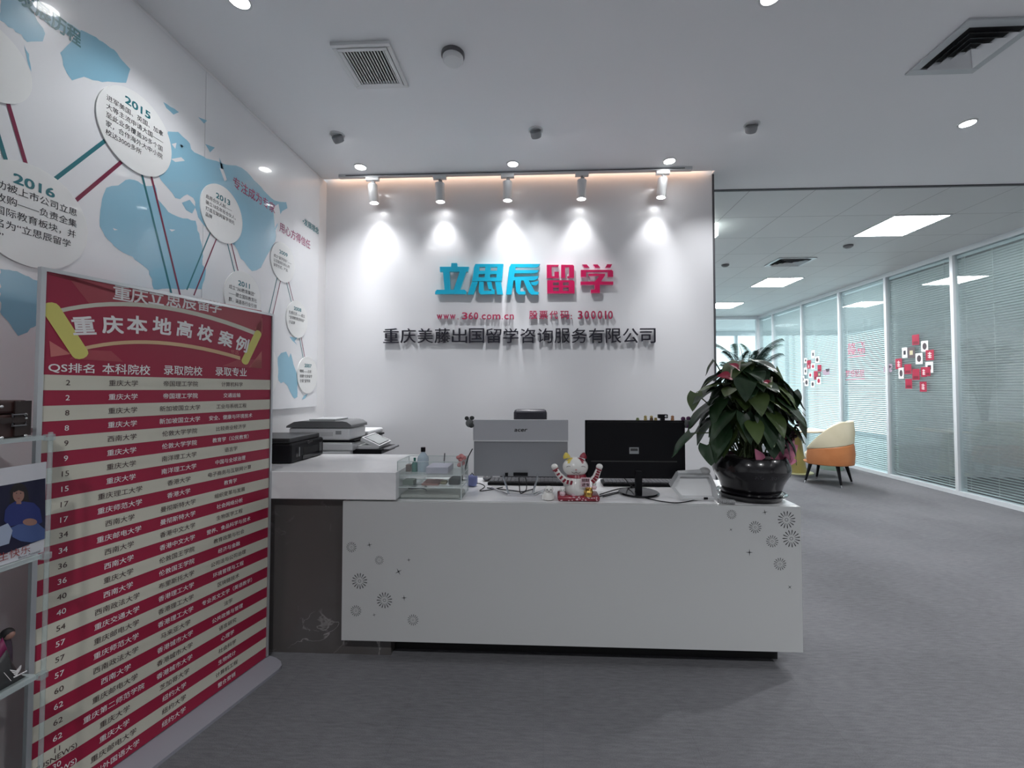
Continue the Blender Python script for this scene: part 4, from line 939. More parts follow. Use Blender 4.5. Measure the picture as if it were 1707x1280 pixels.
bx = thing('blue_pouch', 'small lilac blue pouch beside the acrylic drawers', 'pouch', (c.x, c.y + .04, DT))
MB().box((c.x - .035, c.y, DT + .001), (c.x + .02, c.y + .07, DT + .065), mat('lilac_cloth', srgb(120, 128, 176), .6)).build('pouch_body', bx, bevel=.014)
MB().tube([(c.x - .02, c.y + .03, DT + .06), (c.x - .01, c.y + .03, DT + .078), (c.x + .005, c.y + .03, DT + .06)], .003, black, 6).build('loop', bx)
def cable(name, label, pts, r=.0028):
    P = [Vector(p) for p in pts]; out = []
    for i in range(len(P) - 1):
        p0, p1, p2, p3 = P[max(i - 1, 0)], P[i], P[i + 1], P[min(i + 2, len(P) - 1)]
        for k in range(8):
            t = k / 8; out.append(.5 * ((2 * p1) + (p2 - p0) * t + (2 * p0 - 5 * p1 + 4 * p2 - p3) * t * t + (3 * p1 - p0 - 3 * p2 + p3) * t ** 3))
    out.append(P[-1]); o = MB().tube(out, r, black, 7).build(name, off=tuple(P[0])); return tag(o, label, 'cable', 'black cables on the desk')
D = lambda x, y, z=.004: onz(x, y, DT + z)
cable('power_cable', 'black cable hanging from the back of the silver computer to the desk', [ony(865, 796, 2.455), D(866, 812, .03), D(868, 822), D(878, 818), D(889, 815)])
cable('power_cable', 'black cable looping at the right port of the silver computer', [ony(876, 796, 2.455), D(878, 808, .03), D(874, 819), D(850, 817), D(812, 813)])
cable('power_cable', 'black cable coiled beside the lilac pouch', [D(790, 806, .01), D(800, 806, .02), D(808, 811), D(800, 818), D(818, 816), D(838, 812)])
cable('power_cable', 'long black cable along the desk edge from monitor foot to telephone', [D(1050, 823), D(1085, 832), D(1105, 836), D(1130, 838), D(1155, 834), D(1168, 828)])
cable('power_cable', 'black cable from the lucky cat running up to the monitor neck', [D(993, 829), D(1020, 822), D(1045, 816, .01), ony(1058, 806, 2.45)])
cable('power_cable', 'black cable crossing behind the monitor neck to the right', [D(1000, 824), D(1030, 815), D(1055, 812, .015), D(1080, 806, .01), D(1102, 797)])
cable('power_cable', 'short black cable from the monitor left underside down to the desk', [ony(1040, 796, 2.45), D(1048, 806, .02), D(1055, 815), D(1040, 819), D(1005, 828)])

# clip-on toys, webcam and little figures
def cliptoy(px, py, Y, m1, m2, label):
    c = ony(px, py, Y); r = thing('clip_toy', label, 'toy', c, 'small clip-on toys on monitor corners')
    MB().ball(c + Vector((0, 0, -.008)), (.024, .02, .024), m1, 14, 10).build('head', r)
    m = MB(); m.ball(c + Vector((-.017, 0, .020)), (.013, .010, .012), m2, 10, 8).ball(c + Vector((.013, 0, .022)), (.014, .010, .012), m2, 10, 8); m.build('ears', r)
    MB().ball(c + Vector((.012, -.012, -.02)), (.016, .014, .014), m2, 10, 8).build('paw', r)
cliptoy(783, 703, 2.47, mat('toy_grey', (.16, .17, .17), .8), mat('toy_dark', (.05, .055, .055), .8), 'small grey clip-on toy on the left corner of the silver computer')
cliptoy(1144, 704, 2.455, mat('toy_grey', (.16, .17, .17), .8), mat('toy_purple', srgb(110, 70, 110), .8), 'small purple and grey clip-on toy on the black monitor corner')
c = ony(1105, 694, 2.45)
wc = thing('webcam', 'small black webcam on top of the black monitor', 'webcam', (c.x, 2.455, mz1))
MB().box((c.x - .027, 2.443, mz1 + .012), (c.x + .027, 2.467, mz1 + .034), black).build('camera_body', wc, smooth=False, bevel=.004)
MB().lathe([(.008, 0), (.008, -.004), (.005, -.006)], (c.x + .015, 2.4425, mz1 + .023), chrome, 16, (0, 1, 0)).build('lens', wc); MB().box((c.x - .012, 2.446, mz1), (c.x + .010, 2.466, mz1 + .012), black).build('clip', wc, smooth=False)
fig_m = [mat('toy_green', srgb(140, 150, 100), .5), mat('toy_yellow', srgb(190, 170, 110), .5), mat('toy_brown', srgb(110, 84, 60), .5), mat('toy_yellow', (1, 1, 1)), mat('toy_orange', srgb(206, 150, 110), .5)]
for k, (px, h, lb) in enumerate(((1063, .014, 'low green'), (1076, .026, 'pale yellow'), (1086, .026, 'brown'), (1093, .015, 'low yellow'), (1121, .026, 'orange'))):
    x = ony(px, 698, 2.455).x
    r = thing('toy_figure', 'tiny %s toy figure on top of the black monitor' % lb, 'toy', (x, 2.455, mz1), 'tiny toy figures on the monitor')
    MB().lathe([(.009, .0), (.010, h * .3), (.006, h * .6)], (x, 2.455, mz1), fig_m[k], 12).build('body', r)
    MB().ball((x, 2.455, mz1 + h * .75), (.009, .009, h * .3), fig_m[k] if k != 2 else fig_m[1], 12, 8).build('head', r)

# ------------------------------------------------------------------ telephone
def telephone():
    Y = 2.262; P = lambda x, y, d=0: Vector((ony(x, y, Y).x, Y + d, ony(x, y, Y).z))
    r = thing('desk_telephone', 'white desk telephone seen from behind, between monitor and plant pot', 'telephone', (P(1160, 834).x, Y + .05, DT))
    zf = DT + .001
    L_, R_ = P(1121, 815), P(1197, 815)
    pts = [P(1137, 833.3), P(1197, 834), P(1199, 812), P(1194, 797), P(1138, 796), P(1122, 815)]
    mn = min(p.z for p in pts); pts = [Vector((p.x, p.y + (p.z - DT) * .55, p.z + (zf - mn if p.z < DT + .004 else 0))) for p in pts]
    c = sum(pts, Vector()) / len(pts); inn = [c + (p - c) * .86 for p in pts]
    dv = Vector((0, .035, .01)); n = len(pts); rec = [p + Vector((0, .028, .006)) for p in inn]
    m = MB(); m.add(pts + inn, [(i, (i + 1) % n, n + (i + 1) % n, n + i) for i in range(n)], mat('phone_rim', (.42, .43, .44), .35))
    m.add(inn + rec, [(i, (i + 1) % n, n + (i + 1) % n, n + i) for i in range(n)], white_plastic); m.poly(rec, white_plastic)
    back = [p + dv * 1.15 for p in pts]; m.add(pts + back, [(i, (i + 1) % n, n + (i + 1) % n, n + i) for i in range(n)], mat('phone_rim', (.42, .43, .44), .35)); m.poly(back[::-1], white_plastic)
    m.build('phone_body', r, smooth=False)
    q = P(1176, 831); MB().box((q.x - .008, q.y - .002, q.z - .004), (q.x + .012, q.y + .002, q.z + .006), black).build('socket', r, smooth=False)
    MB().tube([P(1140, 795, .10) + Vector((0, 0, .004)), P(1160, 793, .10), P(1176, 793, .10), P(1188, 792, .10)], [.010, .011, .014, .016], white_plastic, 12).ball(P(1187, 791, .10), (.028, .03, .02), mat('phone_grey', (.5, .5, .5), .4), 14, 10).build('handset', r)
    pts = []; A, B = Vector((P(1192, 828).x, 2.235, DT + .016)), Vector((P(1220, 834).x, 2.222, DT + .012)); T = 11
    for i in range(T * 12 + 1):
        t = i / (T * 12); a = 2 * PI * T * t; d = (B - A).normalized(); u = Vector((0, 0, 1)); v = d.cross(u)
        pts.append(A.lerp(B, t) + (u * math.cos(a) + v * math.sin(a)) * .0095 * (1 if .03 < t < .97 else .5))
    MB().tube(pts, .0028, mat('cord_grey', (.40, .40, .41), .4), 6).build('coiled_cord', r)
telephone()
c = D(1186, 815)
o = MB().box((-.03, -.03, 0), (.035, .03, .018), white_plastic).build('note_pad', smooth=False); o.location = (D(1202, 815).x, 2.50, DT + .0005); tag(o, 'small white note pad on the desk behind the telephone', 'note pad')

# ------------------------------------------------------------------ acrylic drawers with stationery
Y = 2.245; A, B = ony(662, 834, Y), ony(769, 770, Y); ox0, ox1 = A.x, B.x; oz0 = DT + .001; oz3 = B.z; dpt = .20
oz1, oz2 = ony(700, 812, Y).z, ony(700, 791.5, Y).z
org = thing('acrylic_organizer', 'clear acrylic three tier organizer at the left end of the desk', 'organizer', ((ox0 + ox1) / 2, Y + dpt / 2, DT))
def shellbox(m, x0, x1, y0, y1, z0, z1, t=.003, top=False):
    m.box((x0, y0, z0), (x1, y1, z0 + t), acrylic).box((x0, y0, z0 + t), (x1, y0 + t, z1), acrylic).box((x0, y1 - t, z0 + t), (x1, y1, z1), acrylic).box((x0, y0 + t, z0 + t), (x0 + t, y1 - t, z1), acrylic).box((x1 - t, y0 + t, z0 + t), (x1, y1 - t, z1), acrylic)
    for yy in (y0, y1):
        m.tube([(x0, yy, z1), (x1, yy, z1)], .0022, rail_edge, 6).tube([(x0, yy, z0), (x0, yy, z1)], .0022, rail_edge, 6).tube([(x1, yy, z0), (x1, yy, z1)], .0022, rail_edge, 6)
    for xx in (x0, x1): m.tube([(xx, y0, z1), (xx, y1, z1)], .0022, rail_edge, 6)
m = MB(); shellbox(m, ox0, ox1, Y, Y + dpt, oz0, oz1 - .002); m.build('lower_drawer', org, smooth=False)
m = MB(); shellbox(m, ox0, ox1, Y, Y + dpt, oz1, oz2 - .002); m.build('middle_drawer', org, smooth=False)
m = MB(); shellbox(m, ox0, ox1, Y, Y + dpt, oz2, oz3); m.build('top_tray', org, smooth=False)
X = lambda px: ony(px, 800, Y).x
def obox(name, label, cat, lo, hi, m, bevel=.002):
    c = Vector(((lo[0] + hi[0]) / 2, (lo[1] + hi[1]) / 2, lo[2])); return tag(MB().box(lo, hi, m).build(name, smooth=False, bevel=bevel, off=tuple(c)), label, cat)
zt = oz2 + .004
def bottle(px, yy, r_, h, m1, m2, label):
    x = X(px); o = thing('small_bottle', label, 'bottle', (x, yy, zt))
    MB().lathe([(r_, 0), (r_, h * .55), (r_ * .9, h * .62), (r_ * .35, h * .78), (r_ * .35, h * .82)], (x, yy, zt), m1, 18).build('bottle_body', o)
    MB().lathe([(r_ * .42, h * .82), (r_ * .42, h)], (x, yy, zt), m2, 14).build('cap', o)
bottle(698, Y + .08, .030, .13, clear('blue_glass', (.55, .68, .82), .06, .5, .45), black, 'blue bottle with black cap in the top tray of the organizer')
bottle(684.5, Y + .07, .015, .075, mat('teal_bottle', srgb(50, 120, 110), .35), mat('teal_bottle', (0, 0, 0)), 'small teal bottle left of the blue bottle')
obox('tape_box', 'small brown box at the left of the organizer top tray', 'box', (X(670), Y + .06, zt), (X(678), Y + .10, zt + .038), mat('box_brown', srgb(110, 90, 84), .6))
obox('paper_stack', 'stack of pale lilac papers in the organizer top tray', 'paper', (X(708), Y + .02, zt), (X(745), Y + .16, zt + .032), mat('lilac_paper', srgb(206, 204, 220), .7), 0)
o = thing('hair_clip_bunch', 'pink flower shaped ornament at the right of the organizer top tray', 'ornament', (X(763), Y + .10, zt))
m = MB(); rnd = random.Random(4)
for k in range(14):
    a = rnd.uniform(0, 6.28); m.ball((X(763) + .022 * math.cos(a) * rnd.random(), Y + .10 + .03 * math.sin(a), zt + .025 + .06 * rnd.random()), (.014, .014, .011), mat('pink_petal', srgb(196, 130, 130), .6), 10, 7)
m.build('petals', o); MB().cyl((X(763), Y + .10, zt), (X(763), Y + .10, zt + .05), .004, stem_m, 8).build('stem', o)
o = tag(MB().tube([(X(729), Y + .15, zt), (X(729.5), Y + .15, zt + .05), (X(730), Y + .155, zt + .088)], .0035, mid_grey, 8).build('pen', off=(X(729), Y + .15, zt)), 'grey pen standing at the back of the organizer top tray', 'pen')
o = tag(MB().tube([(X(766), Y + .16, zt), (X(772), Y + .16, zt + .07), (X(779), Y + .165, zt + .112)], .003, black, 8).build('pen.001', off=(X(766), Y + .16, zt)), 'black pen leaning out of the organizer at its right corner', 'pen')
obox('red_card', 'reddish card lying in the organizer middle drawer', 'card', (X(700), Y + .03, oz1 + .003), (X(728), Y + .15, oz1 + .012), mat('card_red', srgb(176, 130, 124), .6), 0)
obox('green_eraser_box', 'small green grey box in the organizer middle drawer', 'box', (X(668), Y + .03, oz1 + .003), (X(686), Y + .09, oz1 + .028), mat('box_green', srgb(110, 124, 114), .6))
obox('beige_tape_roll', 'beige lump of tape in the organizer middle drawer', 'tape', (X(729), Y + .05, oz1 + .003), (X(741), Y + .09, oz1 + .022), mat('beige_tape', srgb(170, 160, 132), .6), .008)
obox('dark_case', 'dark pencil case in the organizer middle drawer', 'case', (X(744), Y + .04, oz1 + .003), (X(764), Y + .14, oz1 + .035), mat('case_dark', srgb(84, 84, 86), .6), .008)
obox('document_pile', 'pale document pile in the organizer lower drawer', 'paper', (X(666), Y + .02, oz0 + .004), (X(765), Y + .17, oz0 + .020), mat('paper_grey', (.5, .5, .47), .7), .001)
o = tag(MB().tube([Vector((X(672) + .05 * math.cos(t / 10 * 2 * PI) + .05, Y + .09 + .03 * math.sin(t / 10 * 2 * PI), oz0 + .027 + .002 * t)) for t in range(22)], .003, mid_grey, 6).build('coiled_wire', off=(X(680), Y + .09, oz0 + .02)), 'grey coiled wire on the papers in the lower drawer', 'wire')
# glass tumbler behind the organizer on the counter
gx = onz(668, 766, CT).x

# ------------------------------------------------------------------ lucky cat and the white seal
def lucky_cat():
    Y = 2.30; P = lambda x, y, d=0: Vector((ony(x, y, Y).x, Y + d, ony(x, y, Y).z))
    k = 2.30 / F_PX
    cx = P(961, 800).x
    r = thing('lucky_cat', 'white and red ceramic lucky cat with both arms raised on a red cushion', 'figurine', (cx, Y, DT))
    a, c = P(929, 835).x, P(998, 835).x
    m = MB().box((a, Y - .065, DT + .001), (c, Y + .065, DT + .030), cat_red); m.build('cushion', r, bevel=.012)
    m = MB(); rnd = random.Random(2)
    for i in range(26): m.ball((rnd.uniform(a + .01, c - .01), Y - .0655, DT + rnd.uniform(.006, .025)), (.004, .0015, .003), cat_pink, 8, 5)
    m.build('cushion_pattern', r)
    zb, zt_ = DT + .028, P(960, 792).z
    MB().lathe([(.055, 0), (.068, .02), (.070, .05), (.056, .085), (.040, zt_ - zb)], (cx, Y, zb), porcelain, 28).build('body', r)
    MB().lathe([(.047, -.014), (.052, 0), (.046, .014)], (cx, Y, zt_ - .006), cat_red, 28).build('scarf', r)
    h = P(959, 778); hd = MB().ball(h, (.068, .055, .052), porcelain, 28, 18).build('head', r)
    m = MB()
    for sx, mt in ((-1, cat_yellow), (1, cat_red)):
        q = [h + Vector((sx * (.066 * math.sin(t) * math.cos(f)), -.0555 * math.sin(t) * math.sin(f) * 1.0, .0525 * math.cos(t))) for t in (.35, .6, .85, 1.1) for f in (.15, .45, .75, 1.0)]
        m.add([h + (p - h) * 1.012 for p in q], [(i * 4 + j, i * 4 + j + 1, (i + 1) * 4 + j + 1, (i + 1) * 4 + j) for i in range(3) for j in range(3)], mt)
    m.build('face_patches', hd)
    m = MB()
    for sx in (-1, 1):
        m.tube([h + Vector((sx * (.036 + .012 * math.cos(t)), -.050 + .004 * abs(math.cos(t)), .006 + .006 * math.sin(t))) for t in [PI * i / 6 for i in range(7)]], .0012, cat_dark, 6)
        m.tube([h + Vector((sx * (.011 - .011 * math.cos(t)), -.055, -.016 - .006 * math.sin(t))) for t in [PI * i / 6 for i in range(7)]], .0012, cat_dark, 6)
    m.ball(h + Vector((0, -.056, -.006)), (.005, .003, .004), mat('cat_nose', srgb(190, 140, 140), .4), 8, 6); m.build('face_lines', hd)
    for px, py, mt, nm in ((945, 760, cat_yellow, 'yellow ear'), (972, 760, cat_red, 'red ear')):
        e = P(px, py); MB().lathe([(.020, 0), (.017, .012), (.009, .024), (.001, .029)], e + Vector((0, .005, -.010)), mt, 14, ((-.22 if px < 960 else .22), 0, 1)).build('ear', r, label=nm)
    for pts, rad, nm in (([P(953, 801, -.04), P(941, 798, -.05), P(931, 788, -.05), P(924, 777, -.05)], [.019, .018, .016, .013], 'left'), ([P(986, 800, -.03), P(992, 793, -.03), P(995, 785, -.03), P(998, 778, -.03)], [.019, .018, .016, .014], 'right')):
        o = MB().tube(pts, rad, porcelain, 14).build('arm', r)
        mm = MB()
        for i in range(len(pts) - 1):
            for q in range(2):
                t = (q + .3) / 2; p = pts[i].lerp(pts[i + 1], t); rr = lerp(rad[i], rad[i + 1], t); d = (pts[i + 1] - pts[i]).normalized(); n = Vector((d.z, 0, -d.x))
                cc = p + Vector((0, -rr - .0008, 0)); s_ = rr * .58; mm.prism([cc - d * s_ * .55 - n * s_, cc + d * s_ * .55 - n * s_, cc + d * s_ * .55 + n * s_, cc - d * s_ * .55 + n * s_], (0, .004, 0), cat_red)
        mm.build('arm_banner', o, smooth=False)
        MB().ball(pts[-1] + Vector((0, 0, .006)), (.018, .018, .016), porcelain, 16, 10).build('paw', o)
        MB().lathe([(.016, -.004), (.018, 0), (.016, .004)], pts[-1] - (pts[-1] - pts[-2]).normalized() * .008, cat_red, 14, (pts[-1] - pts[-2]).normalized()).build('cuff', o)
    A, B = P(966, 806, -.078), P(981, 791, -.078)
    m = MB().box((A.x, Y - .084, A.z), (B.x, Y - .076, B.z), cat_pink)
    m.text('招财', lambda a_, b_, c_: Vector((a_, Y - .0846, b_)), 1, cat_red, off=.03, fit=(A.x + .004, B.x - .004, A.z + (B.z - A.z) * .54, B.z - .004)); m.text('进宝', lambda a_, b_, c_: Vector((a_, Y - .0846, b_)), 1, cat_red, off=.03, fit=(A.x + .004, B.x - .004, A.z + .004, A.z + (B.z - A.z) * .46)); m.build('plaque', r, smooth=False)
    for px, py, s_, nm in ((937, 815, 1.0, 'left kitten'), (955, 820, 1.0, 'front kitten'), (989, 806, .9, 'right kitten')):
        q = P(px, py, -.045 if px < 980 else -.035); q2 = Vector((q.x, q.y - .0, 0))
        kk = MB().ball(q + Vector((0, 0, .006)), .014 * s_, porcelain, 14, 10)
        for sx in (-1, 1): kk.lathe([(.005, 0), (.001, .008)], q + Vector((sx * .008, 0, .016)), porcelain, 8)
        kk.lathe([(.013 * s_, 0), (.016 * s_, .012), (.010 * s_, max(.014, q.z - DT - .03 if px < 980 else .02))], (q.x, q.y, DT + .028 if px < 980 else q.z - .022), cat_pink, 14)
        for sx in (-1, 1): kk.ball(q + Vector((sx * .005, -.0135 * s_, .008)), .0018, cat_dark, 6, 5)
        kk.build('kitten', r)
    g = P(979, 818, -.05)
    MB().lathe([(.022, 0), (.020, .006), (.026, .022), (.022, .032)], (g.x, g.y, DT + .028), gold, 20).build('gold_pot', r)
    m = MB()
    for i in range(12): a_ = i * 2.4; m.ball((g.x + .016 * math.cos(a_) * (i / 12), g.y + .016 * math.sin(a_) * (i / 12), DT + .062 + .012 * (1 - i / 12)), (.010, .010, .006), gold, 10, 6)
    m.build('gold_coins', r)
lucky_cat()
c = D(914, 834); sl = thing('seal_figurine', 'small white seal figurine standing left of the lucky cat', 'figurine', (c.x, 2.27, DT))
MB().lathe([(.018, .0005), (.030, .006), (.031, .022), (.022, .042), (.014, .05)], (c.x, 2.27, DT), porcelain, 22).build('body', sl)
h = Vector((c.x + .004, 2.262, DT + .056)); hd = MB().ball(h, (.023, .021, .020), porcelain, 18, 12).build('head', sl)
m = MB()
for sx in (-1, 1): m.ball(h + Vector((sx * .010, -.0185, .003)), .0032, black_gloss, 8, 6)
m.ball(h + Vector((0, -.0215, -.004)), .0028, cat_dark, 8, 6); m.build('eyes', hd)
m = MB()
for sx in (-1, 1): m.ball((c.x + sx * .028, 2.265, DT + .018), (.006, .008, .014), porcelain, 10, 8)
m.build('flippers', sl)

# ------------------------------------------------------------------ anthurium in a glazed pot
def leaf_mesh(m, base, d, up, Ln, Wd, mt, bend=.25, fold=.18, heart=.5, nu=6, nv=9):
    d = d.normalized(); s_ = d.cross(up)
    if s_.length < .01: s_ = Vector((1, 0, 0))
    s_.normalize(); n = s_.cross(d).normalized(); vs = []
    for j in range(nv + 1):
        t = j / nv
        w = (math.sin(PI * min(1, (t * .92 + .08)) ** .62)) ** .85 * (1 - .12 * t) if t < 1 else 0
        if t == 0: w = heart * .9
        w = max(w, 0) * Wd / 2
        for i in range(nu + 1):
            q = -1 + 2 * i / nu
            back = -heart * .16 * Ln * (abs(q) ** 1.5) * (1 - t) ** 3 + heart * .10 * Ln * (1 - abs(q)) * (1 - t) ** 4 * 0
            p = base + d * (t * Ln + back) + s_ * (q * w) + n * (-abs(q) * -fold * w - bend * Ln * t * t + .015 * Ln * math.sin(t * 9 + q * 3))
            vs.append(p)
    m.add(vs, [(j * (nu + 1) + i, j * (nu + 1) + i + 1, (j + 1) * (nu + 1) + i + 1, (j + 1) * (nu + 1) + i) for j in range(nv) for i in range(nu)], mt)
def anthurium():
    pc = onz(1252, 829, DT); cx, cyy = ony(1251, 800, 2.375).x, 2.375; s_ = 2.375 / F_PX
    r = thing('potted_anthurium', 'tall leafy anthurium with red flowers in a black glazed pot on the desk', 'plant', (cx, cyy, DT))
    zp = DT + .020
    MB().lathe([(.140, .001), (.146, .004), (.152, .016), (.172, .027), (.175, .032), (.169, .033), (.154, .022), (.02, .020)], (cx, cyy, DT), pot_glaze, 48).build('saucer', r)
    pr = [(.140, .004), (.151, .008), (.153, .016), (.143, .022), (.146, .030), (.156, .063), (.171, .090), (.184, .112), (.191, .138), (.188, .165), (.175, .199), (.169, .206), (.163, .202), (.158, .185)]
    pt = MB().lathe(pr, (cx, cyy, zp), pot_glaze, 56, cap=False).build('pot', r)
    m = MB()
    for k, ch in enumerate('财源广进'):
        a = math.radians(-90 - 26 + 22 * k + 14)
        def Pm(x, y, c, a=a):
            t = a + x / .19; z = zp + .115 + y
            rr = .1835 + .0008 + y * .30 - y * y * 5.0
            return Vector((cx + rr * math.cos(t) * 1.004, cyy + rr * math.sin(t) * 1.004, z))
        m.text(ch, Pm, .052, mat('pot_relief', (.035, .033, .038), .3), off=.01)
    m.build('pot_relief_characters', pt, smooth=False)
    MB().lathe([(.159, .186), (.10, .194), (.001, .196)], (cx, cyy, zp), soil, 32, cap=False).build('soil', r)
    rnd = random.Random(11); fol = MB(); fol2 = MB(); st = MB()
    root = Vector((cx, cyy, zp + .20))
    def add_leaf(base, d, Ln, Wd, light_=False, bend=.2, heart=.7, stem=True, up=Vector((0, 0, 1))):
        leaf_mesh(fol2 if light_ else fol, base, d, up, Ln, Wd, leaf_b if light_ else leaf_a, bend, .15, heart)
        if stem:
            r0 = root + Vector((rnd.uniform(-.07, .07), rnd.uniform(-.06, .06), 0)); mid = r0.lerp(base, .6) + Vector((0, 0, .05))
            st.tube([r0, mid, base], .0035, stem_m, 6)
    for k in range(150):
        a = rnd.uniform(0, 2 * PI); t = rnd.random(); el = math.radians(lerp(-8, 88, t ** .8))
        rad = rnd.uniform(.55, 1.0)
        R_ = Vector((math.cos(a) * math.cos(el) * .235, math.sin(a) * math.cos(el) * .19, math.sin(el) * .40)) * rad
        base = root + Vector((-.012, .0, .13)) + R_
        out = Vector((math.cos(a), math.sin(a), -1.05 + .8 * math.sin(el) + rnd.uniform(-.5, .25)))
        Ln = rnd.uniform(.11, .185); front = math.sin(a) < -.2
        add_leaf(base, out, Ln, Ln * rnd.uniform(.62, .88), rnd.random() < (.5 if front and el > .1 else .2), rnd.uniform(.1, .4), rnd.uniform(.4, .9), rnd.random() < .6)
    W_ = lambda px, py, dy=0: ony(px, py, cyy + dy)
    for (b0, tip, wd, lt) in (((1152, 722, -.10), (1117, 760, -.12), .10, False), ((1310, 645, 0), (1346, 682, -.02), .07, False), ((1322, 652, 0), (1331, 680, -.03), .09, False), ((1293, 615, 0), (1312, 660, -.04), .075, True), ((1180, 742, -.12), (1187, 776, -.16), .12, False),
                              ((1190, 600, 0), (1174, 625, 0), .05, False), ((1160, 655, 0), (1153, 685, -.03), .09, True), ((1205, 640, -.05), (1160, 650, -.08), .10, True), ((1215, 690, -.12), (1180, 735, -.16), .11, False), ((1240, 690, -.14), (1255, 740, -.19), .12, False), ((1285, 720, -.12), (1292, 765, -.17), .11, False), ((1275, 700, -.12), (1302, 725, -.16), .08, False)):
        A, B = W_(*b0), W_(*tip); add_leaf(A, B - A, (B - A).length, wd, lt, .08, .8, True)
    fol.build('foliage', r, angle=80); fol2.build('young_foliage', r, angle=80, label='lighter yellow green leaves'); st.build('stems', r)
    for px, py, sc in ((1218, 628, .075), (1232, 615, .06), (1285, 640, .05)):
        c = W_(px, py, -.16); m = MB(); leaf_mesh(m, c, Vector((-.8, -.35, .15 + .2 * (px % 3))), Vector((.25, -.8, .6)), sc, sc * .75, spathe_m, .25, .3, .35)
        f = m.build('flower', r, angle=80); MB().tube([c, c + Vector((.0, -.012, .035))], [.0045, .003], spadix_m, 8).build('spadix', f)
    # pink wrapped sprig at the right of the pot
    w = MB(); sp = thing('wrapped_sprig', 'dark budded twig wrapped in pink crinkled paper at the right side of the pot', 'flower wrap', W_(1300, 768, -.02))
    for (b0, tip, wd) in (((1285, 765, -.03), (1334, 742, -.03), .13), ((1284, 766, -.05), (1333, 768, -.05), .09), ((1288, 760, .0), (1308, 712, .0), .12), ((1268, 768, -.13), (1260, 748, -.13), .055), ((1292, 764, -.02), (1328, 726, -.01), .11)):
        A, B = W_(*b0), W_(*tip); w = MB(); leaf_mesh(w, A, B - A, Vector((.1, -1, .25)), (B - A).length, wd, pink_wrap, .12, .35, 0); w.build('pink_paper', sp, angle=80)
    m = MB(); m.tube([W_(1300, 752, -.05), W_(1313, 733, -.05), W_(1327, 708, -.05)], .0035, bud_m, 6); m.tube([W_(1296, 754, -.05), W_(1308, 735, -.05), W_(1325, 722, -.05)], .003, bud_m, 6); m.build('twig', sp)
    m = MB()
    for px, py, s2 in ((1330, 704, .009), (1329, 709, .009), (1326, 713, .008), (1325, 727, .012), (1309, 746, .009), (1302, 741, .009), (1322, 721, .009)): m.ball(W_(px, py, -.05), (s2, s2, s2 * .8), bud_m, 10, 7)
    m.build('buds', sp)
anthurium()

# ------------------------------------------------------------------ office chair behind the desk
def office_chair():
    x, y = ony(884, 690, 3.24).x, 3.24
    r = thing('office_chair', 'black leather office chair behind the desk, only its top above the silver computer', 'chair', (x, y, 0))
    zt = ony(884, 682, 3.24).z; w = .125
    m = MB(); n = 8; prof = []
    MB().box((x - w, y - .03, zt - .16), (x + w, y + .05, zt), leather).build('headrest', r, bevel=.025)
    MB().box((x - .23, y - .02, .52), (x + .23, y + .06, zt - .17), leather).build('backrest', r, bevel=.03)
    MB().box((x - .24, y - .41, .42), (x + .24, y - .03, .51), leather).build('seat', r, bevel=.03)
    MB().box((x - .03, y + .05, .40), (x + .03, y + .08, zt - .2), black).build('back_spine', r, smooth=False, bevel=.005)
    MB().cyl((x, y - .20, .09), (x, y - .20, .42), .028, chrome).build('gas_column', r)
    m = MB()
    for k in range(5): a = 2 * PI * k / 5; m.tube([(x, y - .20, .10), (x + .20 * math.cos(a), y - .20 + .20 * math.sin(a), .075)], [.026, .016], chrome, 8)
    m.build('star_base', r)
    for k in range(5): a = 2 * PI * k / 5; q = Vector((x + .20 * math.cos(a), y - .20 + .20 * math.sin(a), .03)); MB().cyl(q - Vector((.02, 0, 0)), q + Vector((.02, 0, 0)), .03, black, 16).build('castor', r)
    for sx in (-1, 1): MB().tube([(x + sx * .25, y - .05, .47), (x + sx * .28, y - .05, .66), (x + sx * .28, y - .36, .66), (x + sx * .25, y - .36, .47)], .016, black, 8).build('armrest', r)
office_chair()

